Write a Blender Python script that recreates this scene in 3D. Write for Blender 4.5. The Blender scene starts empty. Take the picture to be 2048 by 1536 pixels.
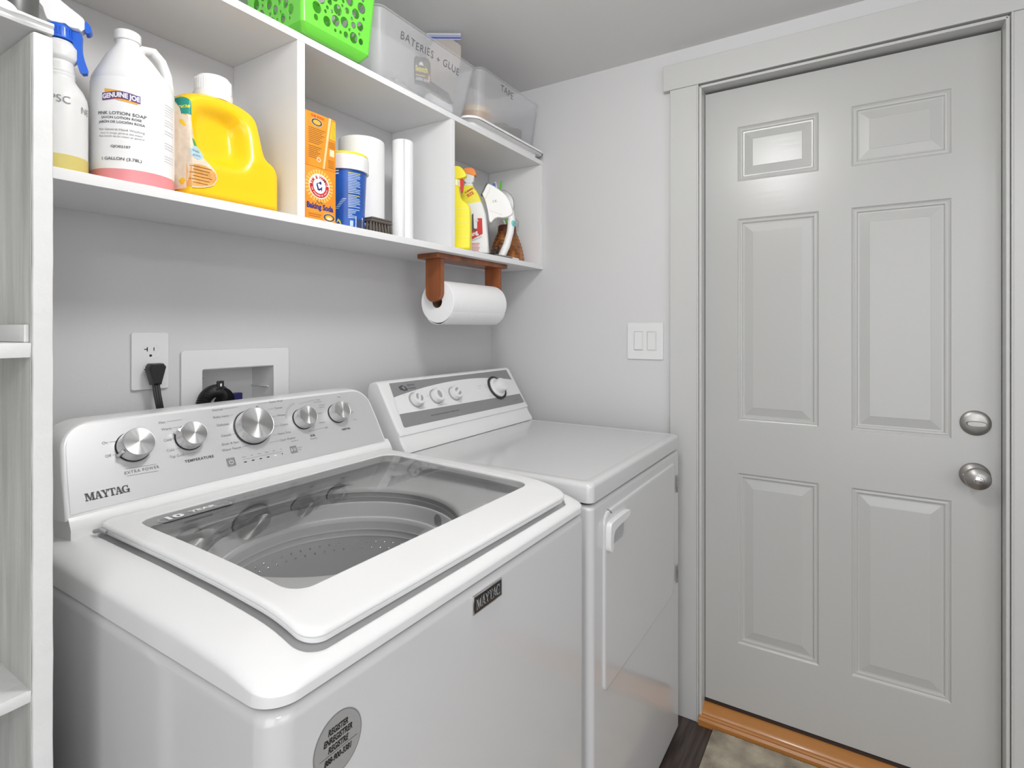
import bpy, bmesh, math, random
from mathutils import Vector, Matrix
PI = math.pi
rnd = random.Random(7)
SC = bpy.context.scene

# ------------------------------------------------------------------ camera, light, exposure
YAW = math.radians(31.828)
cd = bpy.data.cameras.new('camera')
cam = bpy.data.objects.new('camera', cd)
SC.collection.objects.link(cam)
cam.location = (-1.85, -1.28595, 1.29006)
cam.rotation_euler = (PI / 2, 0, YAW - PI / 2)
cd.sensor_width = 36.0
cd.lens = 36.0 * 1094.2113 / 2048
cd.shift_x = -15.82 / 2048
cd.shift_y = -110.71 / 2048
cd.clip_start = 0.01
SC.camera = cam

w = bpy.data.worlds.new('world')
SC.world = w
w.use_nodes = True
w.node_tree.nodes['Background'].inputs[0].default_value = (0.8, 0.85, 0.9, 1)
w.node_tree.nodes['Background'].inputs[1].default_value = 0.3


def area(name, loc, rot, sx, sy, power, color=(1, 1, 1), shape='RECTANGLE'):
    l = bpy.data.lights.new(name, 'AREA')
    l.shape = shape
    l.size = sx
    l.size_y = sy
    l.energy = power
    l.color = color
    o = bpy.data.objects.new(name, l)
    SC.collection.objects.link(o)
    o.location = loc
    o.rotation_euler = rot
    return o


pl_ = bpy.data.lights.new('ceiling_lamp_light', 'POINT')
pl_.energy = 12.5
pl_.shadow_soft_size = 0.10
pl_.color = (1, 0.992, 0.985)
po_ = bpy.data.objects.new('ceiling_lamp_light', pl_)
SC.collection.objects.link(po_)
po_.location = (-1.22, -0.93, 2.12)
area('room_fill_light', (-2.5, -2.3, 2.20), (0, 0, 0), 0.5, 0.5, 13, (1, 1, 1), 'DISK')  # added overhead fill in the unseen part of the room, no known fixture
area('rear_fill_light', (-2.1, -3.12, 1.45), (PI / 2, 0, 0), 1.5, 1.3, 9, (0.96, 0.98, 1))  # added soft fill from behind the camera, no window is built there
area('left_fill_light', (-3.12, -1.6, 1.2), (0, -PI / 2, 0), 1.9, 1.2, 12, (0.97, 0.98, 1))  # added fill from the left to lift the washer side, no doorway there

SC.view_settings.view_transform = 'Standard'
SC.view_settings.look = 'None'
SC.view_settings.gamma = 1
SC.view_settings.use_curve_mapping = False
SC.view_settings.exposure = 0.50

# ------------------------------------------------------------------ materials
MATS = {}


def mat(name, col, rough=0.5, metal=0.0, bump=0.0, bscale=60.0, var=0.0, vscale=8.0, coat=0.0, stretch=None,
        aniso=0.0, alpha_mix=0.0, tcol=(1, 1, 1), spec=0.5, emit=None):
    if name in MATS:
        return MATS[name]
    m = bpy.data.materials.new(name)
    m.use_nodes = True
    nt = m.node_tree
    b = nt.nodes['Principled BSDF']
    c = tuple(col) + (1,)
    b.inputs['Base Color'].default_value = c
    b.inputs['Roughness'].default_value = rough
    b.inputs['Metallic'].default_value = metal
    b.inputs['Specular IOR Level'].default_value = spec
    b.inputs['Coat Weight'].default_value = coat
    b.inputs['Coat Roughness'].default_value = 0.08
    if bump or var:
        tc = nt.nodes.new('ShaderNodeTexCoord')
        mp = nt.nodes.new('ShaderNodeMapping')
        nt.links.new(tc.outputs['Object'], mp.inputs[0])
        if stretch:
            mp.inputs['Scale'].default_value = stretch
    if var:
        n = nt.nodes.new('ShaderNodeTexNoise')
        n.inputs['Scale'].default_value = vscale
        n.inputs['Detail'].default_value = 5
        nt.links.new(mp.outputs[0], n.inputs['Vector'])
        r = nt.nodes.new('ShaderNodeValToRGB')
        r.color_ramp.elements[0].position = 0.3
        r.color_ramp.elements[1].position = 0.7
        r.color_ramp.elements[0].color = tuple(x * (1 - var) for x in col) + (1,)
        r.color_ramp.elements[1].color = tuple(min(1, x * (1 + var * 0.5)) for x in col) + (1,)
        nt.links.new(n.outputs['Fac'], r.inputs[0])
        nt.links.new(r.outputs[0], b.inputs['Base Color'])
    if bump:
        n2 = nt.nodes.new('ShaderNodeTexNoise')
        n2.inputs['Scale'].default_value = bscale
        n2.inputs['Detail'].default_value = 4
        nt.links.new(mp.outputs[0], n2.inputs['Vector'])
        bp = nt.nodes.new('ShaderNodeBump')
        bp.inputs['Strength'].default_value = bump
        bp.inputs['Distance'].default_value = 0.002
        nt.links.new(n2.outputs['Fac'], bp.inputs['Height'])
        nt.links.new(bp.outputs[0], b.inputs['Normal'])
    if aniso:
        tg = nt.nodes.new('ShaderNodeTangent')
        tg.direction_type = 'RADIAL'
        tg.axis = 'Z'
        nt.links.new(tg.outputs[0], b.inputs['Tangent'])
        b.inputs['Anisotropic'].default_value = aniso
    if alpha_mix:
        t = nt.nodes.new('ShaderNodeBsdfTransparent')
        t.inputs[0].default_value = tuple(tcol) + (1,)
        mx = nt.nodes.new('ShaderNodeMixShader')
        mx.inputs[0].default_value = alpha_mix
        out = nt.nodes['Material Output']
        nt.links.new(b.outputs[0], mx.inputs[1])
        nt.links.new(t.outputs[0], mx.inputs[2])
        nt.links.new(mx.outputs[0], out.inputs[0])
    MATS[name] = m
    return m


def glass_mat(name, tint, refl=1.45, rough=0.0):
    m = bpy.data.materials.new(name)
    m.use_nodes = True
    nt = m.node_tree
    nt.nodes.remove(nt.nodes['Principled BSDF'])
    out = nt.nodes['Material Output']
    t = nt.nodes.new('ShaderNodeBsdfTransparent')
    t.inputs[0].default_value = tuple(tint) + (1,)
    g = nt.nodes.new('ShaderNodeBsdfGlossy')
    g.inputs['Roughness'].default_value = rough
    f = nt.nodes.new('ShaderNodeFresnel')
    f.inputs[0].default_value = refl
    mx = nt.nodes.new('ShaderNodeMixShader')
    nt.links.new(f.outputs[0], mx.inputs[0])
    nt.links.new(t.outputs[0], mx.inputs[1])
    nt.links.new(g.outputs[0], mx.inputs[2])
    nt.links.new(mx.outputs[0], out.inputs[0])
    MATS[name] = m
    return m


WALL = mat('wall_paint', (0.630, 0.625, 0.631), 0.55, bump=0.12, bscale=120)
CEIL = mat('ceiling_paint', (0.74, 0.735, 0.73), 0.7, bump=0.1, bscale=90)
TRIM = mat('trim_paint', (0.56, 0.56, 0.548), 0.33, bump=0.06, bscale=40, stretch=(1, 1, 0.2))
DOORP = mat('door_paint', (0.485, 0.485, 0.472), 0.28, bump=0.10, bscale=50, stretch=(1, 0.25, 1.6))
SHELFP = mat('shelf_paint', (0.80, 0.80, 0.80), 0.45, bump=0.06, bscale=30)
OLDP = mat('old_chipped_paint', (0.72, 0.72, 0.71), 0.4, bump=0.9, bscale=28, var=0.03, vscale=18)
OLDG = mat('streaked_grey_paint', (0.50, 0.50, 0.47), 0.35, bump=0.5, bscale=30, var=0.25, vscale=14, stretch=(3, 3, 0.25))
ENAMEL = mat('white_enamel', (0.62, 0.62, 0.625), 0.16, coat=0.3)
PLASTIC = mat('white_plastic', (0.75, 0.75, 0.75), 0.25)
GREYP = mat('grey_plastic', (0.36, 0.36, 0.365), 0.35)
MIDGREY = mat('mid_grey_plastic', (0.22, 0.22, 0.225), 0.4)
DARKGAP = mat('dark_gap', (0.03, 0.03, 0.03), 0.8)
BLACK = mat('black_rubber', (0.015, 0.015, 0.016), 0.4)
INK = mat('dark_ink', (0.07, 0.07, 0.075), 0.5)
INKG = mat('grey_ink', (0.20, 0.20, 0.20), 0.5)
INKL = mat('light_grey_ink', (0.42, 0.42, 0.42), 0.5)
SILVER = mat('silver_face', (0.58, 0.58, 0.585), 0.40, metal=0.35, bump=0.05, bscale=200, stretch=(0.05, 1, 1))
KNOB = mat('brushed_knob', (0.66, 0.66, 0.66), 0.36, metal=1.0, aniso=0.95)
KSIDE = mat('knob_side', (0.62, 0.62, 0.62), 0.25, metal=0.9)
CHROME = mat('chrome', (0.75, 0.75, 0.75), 0.15, metal=1.0)
NICKEL = mat('satin_nickel', (0.40, 0.39, 0.375), 0.40, metal=1.0)
STEELD = mat('drum_steel', (0.74, 0.74, 0.74), 0.40, metal=0.1, bump=0.05, bscale=40)
WOOD = mat('red_brown_wood', (0.27, 0.075, 0.018), 0.38, bump=0.25, bscale=40, var=0.55, vscale=22, stretch=(1, 1, 0.12), coat=0.2)
OAK = mat('oak_threshold', (0.46, 0.19, 0.045), 0.3, bump=0.15, bscale=50, var=0.22, vscale=12, stretch=(1, 0.06, 1), coat=0.25)
PAPER = mat('paper_towel', (0.86, 0.86, 0.86), 0.9, bump=0.35, bscale=260)
CARD = mat('orange_card', (0.86, 0.30, 0.02), 0.5, var=0.06, vscale=20)
YELLOW = mat('yellow_jug', (0.93, 0.58, 0.01), 0.24, bump=0.03, bscale=20)
LEMON = mat('lemon_plastic', (0.93, 0.82, 0.03), 0.28)
ORANGE = mat('orange_plastic', (0.95, 0.27, 0.02), 0.3)
RED = mat('red_plastic', (0.62, 0.02, 0.015), 0.3)
BLUE = mat('blue_plastic', (0.015, 0.12, 0.62), 0.3)
TUBBLUE = mat('tub_blue', (0.015, 0.10, 0.46), 0.3, var=0.25, vscale=14)
GREEN = mat('lime_plastic', (0.16, 0.66, 0.06), 0.3)
TEAL = mat('teal_plastic', (0.17, 0.55, 0.55), 0.3)
WHITE = mat('plain_white', (0.86, 0.86, 0.86), 0.4)
MILK = mat('milky_plastic', (0.80, 0.80, 0.79), 0.3)
CLOUDY = mat('cloudy_bottle', (0.80, 0.80, 0.79), 0.3, alpha_mix=0.12)
LABELW = mat('white_label', (0.87, 0.87, 0.875), 0.45)
PINK = mat('pink_soap', (0.80, 0.29, 0.31), 0.35)
OIL = mat('yellow_liquid', (0.62, 0.52, 0.16), 0.3)
PURPLE = mat('purple_print', (0.09, 0.06, 0.24), 0.5)
GOLD = mat('gold_print', (0.85, 0.43, 0.05), 0.5)
FROST = mat('frosted_bin', (0.95, 0.95, 0.96), 0.3, alpha_mix=0.72, tcol=(0.97, 0.97, 0.98))
_nt = FROST.node_tree
_tl = _nt.nodes.new('ShaderNodeBsdfTranslucent')
_tl.inputs[0].default_value = (0.95, 0.95, 0.96, 1)
_m2 = _nt.nodes.new('ShaderNodeMixShader')
_m2.inputs[0].default_value = 0.45
_mx = [n for n in _nt.nodes if n.bl_idname == 'ShaderNodeMixShader' and n != _m2][0]
_nt.links.new(_nt.nodes['Principled BSDF'].outputs[0], _m2.inputs[1])
_nt.links.new(_tl.outputs[0], _m2.inputs[2])
_nt.links.new(_m2.outputs[0], _mx.inputs[1])
CLEARP = mat('clear_plastic', (0.42, 0.43, 0.44), 0.12, alpha_mix=0.72)
BASKETM = mat('woven_brown', (0.36, 0.12, 0.02), 0.38, bump=1.0, bscale=70, var=0.85, vscale=55, stretch=(1, 1, 0.35))
TAN = mat('tan_tape', (0.60, 0.34, 0.13), 0.4)
TANL = mat('tan_tape_light', (0.78, 0.62, 0.40), 0.4)
OLIVE = mat('olive_tape', (0.13, 0.17, 0.10), 0.5)
BROWNT = mat('brown_tape', (0.12, 0.09, 0.075), 0.5)
BRUSHG = mat('grey_brown_bristle', (0.13, 0.11, 0.095), 0.8, bump=0.8, bscale=200)
LGLASS = glass_mat('lid_glass', (0.99, 0.99, 0.99), 2.0)

# floor planks and mat


def floor_mat():
    m = bpy.data.materials.new('dark_floor_planks')
    m.use_nodes = True
    nt = m.node_tree
    b = nt.nodes['Principled BSDF']
    tc = nt.nodes.new('ShaderNodeTexCoord')
    mp = nt.nodes.new('ShaderNodeMapping')
    mp.inputs['Scale'].default_value = (1.5, 22, 1)
    nt.links.new(tc.outputs['Object'], mp.inputs[0])
    n = nt.nodes.new('ShaderNodeTexNoise')
    n.inputs['Scale'].default_value = 3
    n.inputs['Detail'].default_value = 8
    nt.links.new(mp.outputs[0], n.inputs['Vector'])
    br = nt.nodes.new('ShaderNodeTexBrick')
    mp2 = nt.nodes.new('ShaderNodeMapping')
    nt.links.new(tc.outputs['Object'], mp2.inputs[0])
    nt.links.new(mp2.outputs[0], br.inputs['Vector'])
    br.inputs['Scale'].default_value = 1.0
    br.inputs['Brick Width'].default_value = 1.2
    br.inputs['Row Height'].default_value = 0.15
    br.inputs['Mortar Size'].default_value = 0.0015
    br.inputs['Color1'].default_value = (1, 1, 1, 1)
    br.inputs['Color2'].default_value = (0.8, 0.8, 0.8, 1)
    br.inputs['Mortar'].default_value = (0.2, 0.2, 0.2, 1)
    r = nt.nodes.new('ShaderNodeValToRGB')
    r.color_ramp.elements[0].color = (0.022, 0.014, 0.012, 1)
    r.color_ramp.elements[1].color = (0.13, 0.095, 0.082, 1)
    r.color_ramp.elements[0].position = 0.32
    r.color_ramp.elements[1].position = 0.75
    nt.links.new(n.outputs['Fac'], r.inputs[0])
    mx = nt.nodes.new('ShaderNodeMix')
    mx.data_type = 'RGBA'
    mx.blend_type = 'MULTIPLY'
    mx.inputs[0].default_value = 1
    nt.links.new(r.outputs[0], mx.inputs[6])
    nt.links.new(br.outputs[0], mx.inputs[7])
    nt.links.new(mx.outputs[2], b.inputs['Base Color'])
    b.inputs['Roughness'].default_value = 0.4
    return m


FLOORM = floor_mat()
MATM = mat('beige_mat_pile', (0.44, 0.39, 0.30), 0.95, bump=1.0, bscale=260, var=0.5, vscale=14)

# ------------------------------------------------------------------ mesh helpers


def frame(o, ux, uy, n=None):
    ux = Vector(ux).normalized()
    uy = Vector(uy).normalized()
    n = Vector(n).normalized() if n is not None else ux.cross(uy).normalized()
    M = Matrix((ux, uy, n)).transposed().to_4x4()
    M.translation = Vector(o)
    return M


def text_geo(s, size, bold=0.0, align='LEFT', spacing=1.0, shear=0.0):
    cu = bpy.data.curves.new('t', 'FONT')
    cu.body = s
    cu.size = size
    cu.align_x = align
    cu.offset = bold
    cu.space_character = spacing
    cu.shear = shear
    cu.resolution_u = 3
    o = bpy.data.objects.new('t', cu)
    me = bpy.data.meshes.new_from_object(o)
    vs = [(v.co.x, v.co.y) for v in me.vertices]
    fs = [tuple(p.vertices) for p in me.polygons]
    bpy.data.objects.remove(o)
    bpy.data.meshes.remove(me)
    bpy.data.curves.remove(cu)
    return vs, fs


def plate_geo(outer, holes, ext=0.0, bev=0.0):
    cu = bpy.data.curves.new('p', 'CURVE')
    cu.dimensions = '2D'
    cu.fill_mode = 'BOTH'
    cu.extrude = ext
    cu.bevel_depth = bev
    for pts in [outer] + holes:
        sp = cu.splines.new('POLY')
        sp.points.add(len(pts) - 1)
        for i, p in enumerate(pts):
            sp.points[i].co = (p[0], p[1], 0, 1)
        sp.use_cyclic_u = True
    o = bpy.data.objects.new('p', cu)
    me = bpy.data.meshes.new_from_object(o)
    vs = [tuple(v.co) for v in me.vertices]
    fs = [tuple(p.vertices) for p in me.polygons]
    bpy.data.objects.remove(o)
    bpy.data.meshes.remove(me)
    bpy.data.curves.remove(cu)
    return vs, fs


def rrect(x0, x1, y0, y1, r, n=6):
    p = []
    for cx, cy, a0 in ((x1 - r, y1 - r, 0), (x0 + r, y1 - r, 90), (x0 + r, y0 + r, 180), (x1 - r, y0 + r, 270)):
        for i in range(n + 1):
            a = math.radians(a0 + 90 * i / n)
            p.append((cx + r * math.cos(a), cy + r * math.sin(a)))
    return p


def circ(cx, cy, r, n=20, ry=None):
    ry = r if ry is None else ry
    return [(cx + r * math.cos(2 * PI * i / n), cy + ry * math.sin(2 * PI * i / n)) for i in range(n)]


def resample(pts, n):
    P = [Vector(p) for p in pts]
    P.append(P[0])
    L = [0]
    for a, b in zip(P, P[1:]):
        L.append(L[-1] + (b - a).length)
    out = []
    j = 0
    for i in range(n):
        t = L[-1] * i / n
        while L[j + 1] < t:
            j += 1
        k = (t - L[j]) / max(1e-9, L[j + 1] - L[j])
        out.append(tuple(P[j].lerp(P[j + 1], k)))
    return out


def smooth_loop(pts, it=2):
    for _ in range(it):
        q = []
        for i in range(len(pts)):
            a, b = Vector(pts[i]), Vector(pts[(i + 1) % len(pts)])
            q += [tuple(a.lerp(b, .25)), tuple(a.lerp(b, .75))]
        pts = q
    return pts


class MB:
    def __init__(s):
        s.v, s.f, s.m, s.mats = [], [], [], []

    def mi(s, m):
        if m not in s.mats:
            s.mats.append(m)
        return s.mats.index(m)

    def add(s, vs, fs, m, M=None, fn=None):
        o = len(s.v)
        for p in vs:
            p = Vector(p if len(p) == 3 else (p[0], p[1], 0))
            if fn:
                p = Vector(fn(p))
            if M is not None:
                p = M @ p
            s.v.append(p)
        k = s.mi(m)
        for f in fs:
            s.f.append([o + i for i in f])
            s.m.append(k)
        return s

    def box(s, x0, x1, y0, y1, z0, z1, m, bev=0.0, seg=3, M=None, fn=None):
        bm = bmesh.new()
        bmesh.ops.create_cube(bm, size=1)
        for v in bm.verts:
            v.co = Vector(((x0 + x1) / 2 + v.co.x * (x1 - x0), (y0 + y1) / 2 + v.co.y * (y1 - y0), (z0 + z1) / 2 + v.co.z * (z1 - z0)))
        if bev:
            bmesh.ops.bevel(bm, geom=bm.edges[:], offset=bev, segments=seg, profile=0.5, affect='EDGES')
        bm.verts.index_update()
        s.add([tuple(v.co) for v in bm.verts], [[v.index for v in f.verts] for f in bm.faces], m, M, fn)
        bm.free()
        return s

    def loft(s, rings, m, cap0=True, cap1=True, M=None, closed=True, fn=None):
        n = len(rings[0])
        vs = [p for r in rings for p in r]
        fs = []
        for k in range(len(rings) - 1):
            for i in range(n if closed else n - 1):
                j = (i + 1) % n
                fs.append([k * n + i, k * n + j, (k + 1) * n + j, (k + 1) * n + i])
        if cap0:
            fs.append(list(range(n))[::-1])
        if cap1:
            fs.append([(len(rings) - 1) * n + i for i in range(n)])
        return s.add(vs, fs, m, M, fn)

    def lathe(s, prof, m, n=40, M=None, cap0=True, cap1=True, fn=None):
        rings = [[(max(r, 1e-5) * math.cos(2 * PI * i / n), max(r, 1e-5) * math.sin(2 * PI * i / n), z) for i in range(n)] for r, z in prof]
        return s.loft(rings, m, cap0, cap1, M, True, fn)

    def tube(s, path, r, m, n=10, M=None, caps=True):
        P = [Vector(p) for p in path]
        R = r if isinstance(r, (list, tuple)) else [r] * len(P)
        rings = []
        up = None
        for i, p in enumerate(P):
            t = (P[min(i + 1, len(P) - 1)] - P[max(i - 1, 0)]).normalized()
            if up is None:
                up = Vector((0, 0, 1)) if abs(t.z) < .9 else Vector((1, 0, 0))
            a = (up - t * up.dot(t)).normalized()
            up = a
            b = t.cross(a)
            ra, rb = R[i] if isinstance(R[i], (list, tuple)) else (R[i], R[i])
            rings.append([tuple(p + a * ra * math.cos(2 * PI * k / n) + b * rb * math.sin(2 * PI * k / n)) for k in range(n)])
        return s.loft(rings, m, caps, caps, M)

    def plate(s, outer, m, M=None, t=0.001, holes=(), fn=None, bev=0.0):
        vs, fs = plate_geo(outer, list(holes), t / 2, bev)
        return s.add(vs, fs, m, M, fn)

    def text(s, st, size, m, M=None, bold=0.0, align='LEFT', off=0.0003, sx=1.0, spacing=1.0, fn=None, shear=0.0):
        vs, fs = text_geo(st, size, bold, align, spacing, shear)
        return s.add([(a * sx, b, off) for a, b in vs], fs, m, M, fn)

    def quad(s, a, b, m, M=None, off=0.0003, fn=None, nx=1):
        x0, y0 = a
        x1, y1 = b
        vs = []
        fs = []
        for i in range(nx + 1):
            x = x0 + (x1 - x0) * i / nx
            vs += [(x, y0, off), (x, y1, off)]
        for i in range(nx):
            fs.append([2 * i, 2 * i + 2, 2 * i + 3, 2 * i + 1])
        return s.add(vs, fs, m, M, fn)

    def poly(s, pts, m, M=None, off=0.0003, fn=None):
        return s.add([(p[0], p[1], off) for p in pts], [list(range(len(pts)))], m, M, fn)

    def line(s, a, b, wd, m, M=None, off=0.0003):
        a, b = Vector(a), Vector(b)
        d = (b - a).normalized()
        q = Vector((-d.y, d.x)) * wd / 2
        return s.add([(*(a + q), off), (*(a - q), off), (*(b - q), off), (*(b + q), off)], [[0, 1, 2, 3]], m, M)

    def build(s, name, parent=None, at=None, local=False, sharp=35, wn=True, recalc=True):
        """at = object matrix in the world; vertices are world coordinates unless local"""
        if at is None:
            at = Matrix.Identity(4)
            if parent is not None:
                at = Matrix.Translation(WM[parent].translation)
        me = bpy.data.meshes.new(name)
        inv = at.inverted()
        me.from_pydata([tuple(v) if local else tuple(inv @ v) for v in s.v], [], s.f)
        for m in s.mats:
            me.materials.append(m)
        me.polygons.foreach_set('material_index', s.m)
        if recalc:
            bm = bmesh.new()
            bm.from_mesh(me)
            bmesh.ops.recalc_face_normals(bm, faces=bm.faces)
            bm.to_mesh(me)
            bm.free()
        me.shade_smooth()
        me.set_sharp_from_angle(angle=math.radians(sharp))
        me.update()
        o = bpy.data.objects.new(name, me)
        SC.collection.objects.link(o)
        if parent is not None:
            o.parent = parent
            o.matrix_basis = WM[parent].inverted() @ at
        else:
            o.matrix_basis = at
        WM[o] = at.copy()
        if wn:
            md = o.modifiers.new('wn', 'WEIGHTED_NORMAL')
            md.keep_sharp = True
        return o


WM = {}


def thing(name, loc, label, cat, group=None, rz=0.0):
    o = bpy.data.objects.new(name, None)
    o.empty_display_size = 0.05
    SC.collection.objects.link(o)
    o.location = loc
    o.rotation_euler = (0, 0, rz)
    WM[o] = Matrix.Translation(loc) @ Matrix.Rotation(rz, 4, 'Z')
    return tag(o, label, cat, group)


def tag(o, label, cat, group=None, kind=None):
    o['label'] = label
    o['category'] = cat
    if group:
        o['group'] = group
    if kind:
        o['kind'] = kind
    return o


def struct(o, label=None):
    o['kind'] = 'structure'
    if label:
        o['label'] = label
    return o


# slab-serif capitals for the appliance badge
def slab(st, h):
    T, t, k = .27, .11, .12
    G = {
        'M': (1.22, [[(.0, 0), (.34, 0), (.34, k), (0, k)], [(.1, 0), (.22, 0), (.22, 1), (.1, 1)], [(0, 1), (.38, 1), (.38, 1 - k), (0, 1 - k)],
                     [(.12, 1), (.40, 1), (.70, .1), (.55, .0)], [(.55, 0), (.66, .0), (.98, 1), (.84, 1)], [(.84, 1), (1.2, 1), (1.2, 1 - k), (.84, 1 - k)],
                     [(.86, 0), (1.1, 0), (1.1, 1), (.86, 1)], [(.76, 0), (1.2, 0), (1.2, k), (.76, k)]]),
        'A': (1.0, [[(0, 0), (.36, 0), (.36, k), (0, k)], [(.1, 0), (.22, 0), (.5, 1), (.38, 1)], [(.38, 1), (.62, 1), (.92, 0), (.66, 0)],
                    [(.56, 0), (1.0, 0), (1.0, k), (.56, k)], [(.22, .30), (.75, .30), (.75, .40), (.22, .40)]]),
        'Y': (1.0, [[(0, 1), (.44, 1), (.44, 1 - k), (0, 1 - k)], [(.6, 1), (1, 1), (1, 1 - k), (.6, 1 - k)], [(.08, 1), (.35, 1), (.62, .42), (.40, .42)],
                    [(.77, 1), (.9, 1), (.6, .42), (.5, .42)], [(.40, 0), (.63, 0), (.63, .5), (.40, .5)], [(.28, 0), (.75, 0), (.75, k), (.28, k)]]),
        'T': (.92, [[(0, 1), (.92, 1), (.92, 1 - k), (0, 1 - k)], [(0, 1), (.1, 1), (.1, .68), (0, .68)], [(.82, 1), (.92, 1), (.92, .68), (.82, .68)],
                    [(.34, 0), (.58, 0), (.58, 1), (.34, 1)], [(.22, 0), (.7, 0), (.7, k), (.22, k)]]),
    }
    polys = []
    x = 0
    for ch in st:
        if ch == 'G':
            outer = [(.5 + .5 * math.cos(math.radians(a)), .5 + .5 * math.sin(math.radians(a))) for a in range(45, 361, 15)]
            inner = [(.53 + .26 * math.cos(math.radians(a)), .5 + .40 * math.sin(math.radians(a))) for a in range(45, 361, 15)]
            for i in range(len(outer) - 1):
                polys.append([((x + p[0]) * h, p[1] * h) for p in (outer[i], outer[i + 1], inner[i + 1], inner[i])])
            for q in ([(.76, 0), (1, 0), (1, .45), (.76, .45)], [(.58, .36), (1.06, .36), (1.06, .46), (.58, .46)], [(.78, .62), (.9, .62), (.9, 1), (.82, 1)]):
                polys.append([((x + a) * h, b * h) for a, b in q])
            x += 1.1
        else:
            wd, ps = G[ch]
            for q in ps:
                polys.append([((x + a) * h, b * h) for a, b in q])
            x += wd * .93 + (.02 if ch in 'M' else -.04)
    return x * h, polys


# ================================================================== THE ROOM
ZC = 2.229
# back wall with the hole for the laundry supply box
BX0, BX1, BZ0, BZ1 = -1.1719, -0.9856, 1.03, 1.1977
m = MB()
for x0, x1, z0, z1 in ((-3.2, BX0, 0, ZC), (BX1, 0.12, 0, ZC), (BX0, BX1, 0, BZ0), (BX0, BX1, BZ1, ZC)):
    m.box(x0, x1, 0, 0.12, z0, z1, WALL)
struct(m.build('wall_back', wn=False))
# right wall, door opening y -0.8426..-1.6056, z to 2.088
DY0, DY1, DZ1 = -0.8426, -1.6066, 2.080
m = MB()
for y0, y1, z0, z1 in ((DY0, 0.0, 0, ZC), (-3.2, DY1, 0, ZC), (DY1, DY0, DZ1, ZC)):
    m.box(0, 0.12, y0, y1, z0, z1, WALL)
struct(m.build('wall_right', wn=False))
struct(MB().box(-3.32, -3.2, -3.32, 0.12, 0, ZC, WALL).build('wall_left', wn=False))
struct(MB().box(-3.2, 0.12, -3.32, -3.2, 0, ZC, WALL).build('wall_front', wn=False))
struct(MB().box(-3.32, 0.12, -3.32, 0.12, ZC, ZC + .1, CEIL).build('ceiling', wn=False))
struct(MB().box(-3.32, 0.2, -3.32, 0.12, -.1, 0, FLOORM).build('floor', wn=False))

# door casing and jamb
m = MB()
m.box(-.020, 0, -.8377, -.7437, 0, 2.0905, TRIM, .002)
m.box(-.0225, -.018, -.8377, -.8330, 0, 2.0905, TRIM, .0015)
struct(m.build('trim_1'), 'white side casing left of the door')
m = MB()
m.box(-.020, 0, -1.700, -1.6120, 0, 2.0905, TRIM, .002)
m.box(-.0225, -.018, -1.6167, -1.6120, 0, 2.0905, TRIM, .0015)
struct(m.build('trim_2'), 'white side casing right of the door')
struct(MB().box(-.0235, 0, -1.725, -.721, 2.0905, 2.1751, TRIM, .002).build('trim_3'), 'white head casing above the door')
m = MB()   # jamb lining
m.box(-.016, .12, DY0 - .004, DY0 + .004, 0.0, DZ1 + .004, TRIM, .001)
m.box(-.016, .12, DY1 - .004, DY1 + .004, 0.0, DZ1 + .004, TRIM, .001)
m.box(-.016, .12, DY1, DY0, DZ1 - .002, DZ1 + .006, TRIM, .001)
struct(m.build('trim_4'), 'painted door jamb lining')
# oak threshold
prof = [(-.030, .0), (-.030, .018), (-.024, .024), (-.018, .024), (-.016, .028), (-.010, .030), (-.004, .036), (.012, .044), (.026, .050), (.10, .050), (.10, 0)]
m = MB()
m.loft([[(x, y, z) for x, z in prof] for y in (-.8395, -1.609)], OAK)
m.box(.026, .08, -1.603, -.8465, .0485, .0585, mat('dark_weatherstrip', (.035, .02, .015), .6))
struct(m.build('trim_5', sharp=25, wn=False), 'varnished oak door threshold')

# six-panel door
XD = .03
ys = [-.8485, -.9499, -1.1814, -1.2659, -1.4981, -1.6010]
zs = [.060, .2707, .8226, .9913, 1.6453, 1.7664, 1.9433, 2.0705]
m = MB()
for i in range(5):
    for j in range(7):
        panel = i in (1, 3) and j in (1, 3, 5)
        y0, y1, z0, z1 = ys[i], ys[i + 1], zs[j], zs[j + 1]
        if not panel:
            m.add([(XD, y0, z0), (XD, y1, z0), (XD, y1, z1), (XD, y0, z1)], [[0, 1, 2, 3]], DOORP)
        else:
            rings = []
            for ins, dep in ((0, 0), (.003, .003), (.006, .0045), (.010, .0035), (.013, .004), (.016, .0075), (.020, .008), (.044, .0025), (.0455, .0018)):
                rings.append([(XD + dep, y0 - ins, z0 + ins), (XD + dep, y1 + ins, z0 + ins), (XD + dep, y1 + ins, z1 - ins), (XD + dep, y0 - ins, z1 - ins)])
            m.loft(rings, DOORP, cap0=False, cap1=True)
m.box(XD + .012, XD + .045, ys[5], ys[0], zs[0], zs[7], DOORP)
for a, b, c, d in ((ys[0], ys[0], zs[0], zs[7]), (ys[5], ys[5], zs[0], zs[7])):
    m.add([(XD, a, c), (XD + .02, a, c), (XD + .02, a, d), (XD, a, d)], [[0, 1, 2, 3]], DOORP)
m.add([(XD, ys[0], zs[0]), (XD + .02, ys[0], zs[0]), (XD + .02, ys[5], zs[0]), (XD, ys[5], zs[0])], [[0, 1, 2, 3]], DOORP)
m.add([(XD, ys[0], zs[7]), (XD + .02, ys[0], zs[7]), (XD + .02, ys[5], zs[7]), (XD, ys[5], zs[7])], [[0, 1, 2, 3]], DOORP)
door = struct(m.build('door_1', sharp=12, wn=False, recalc=False), 'white six-panel door')
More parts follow.
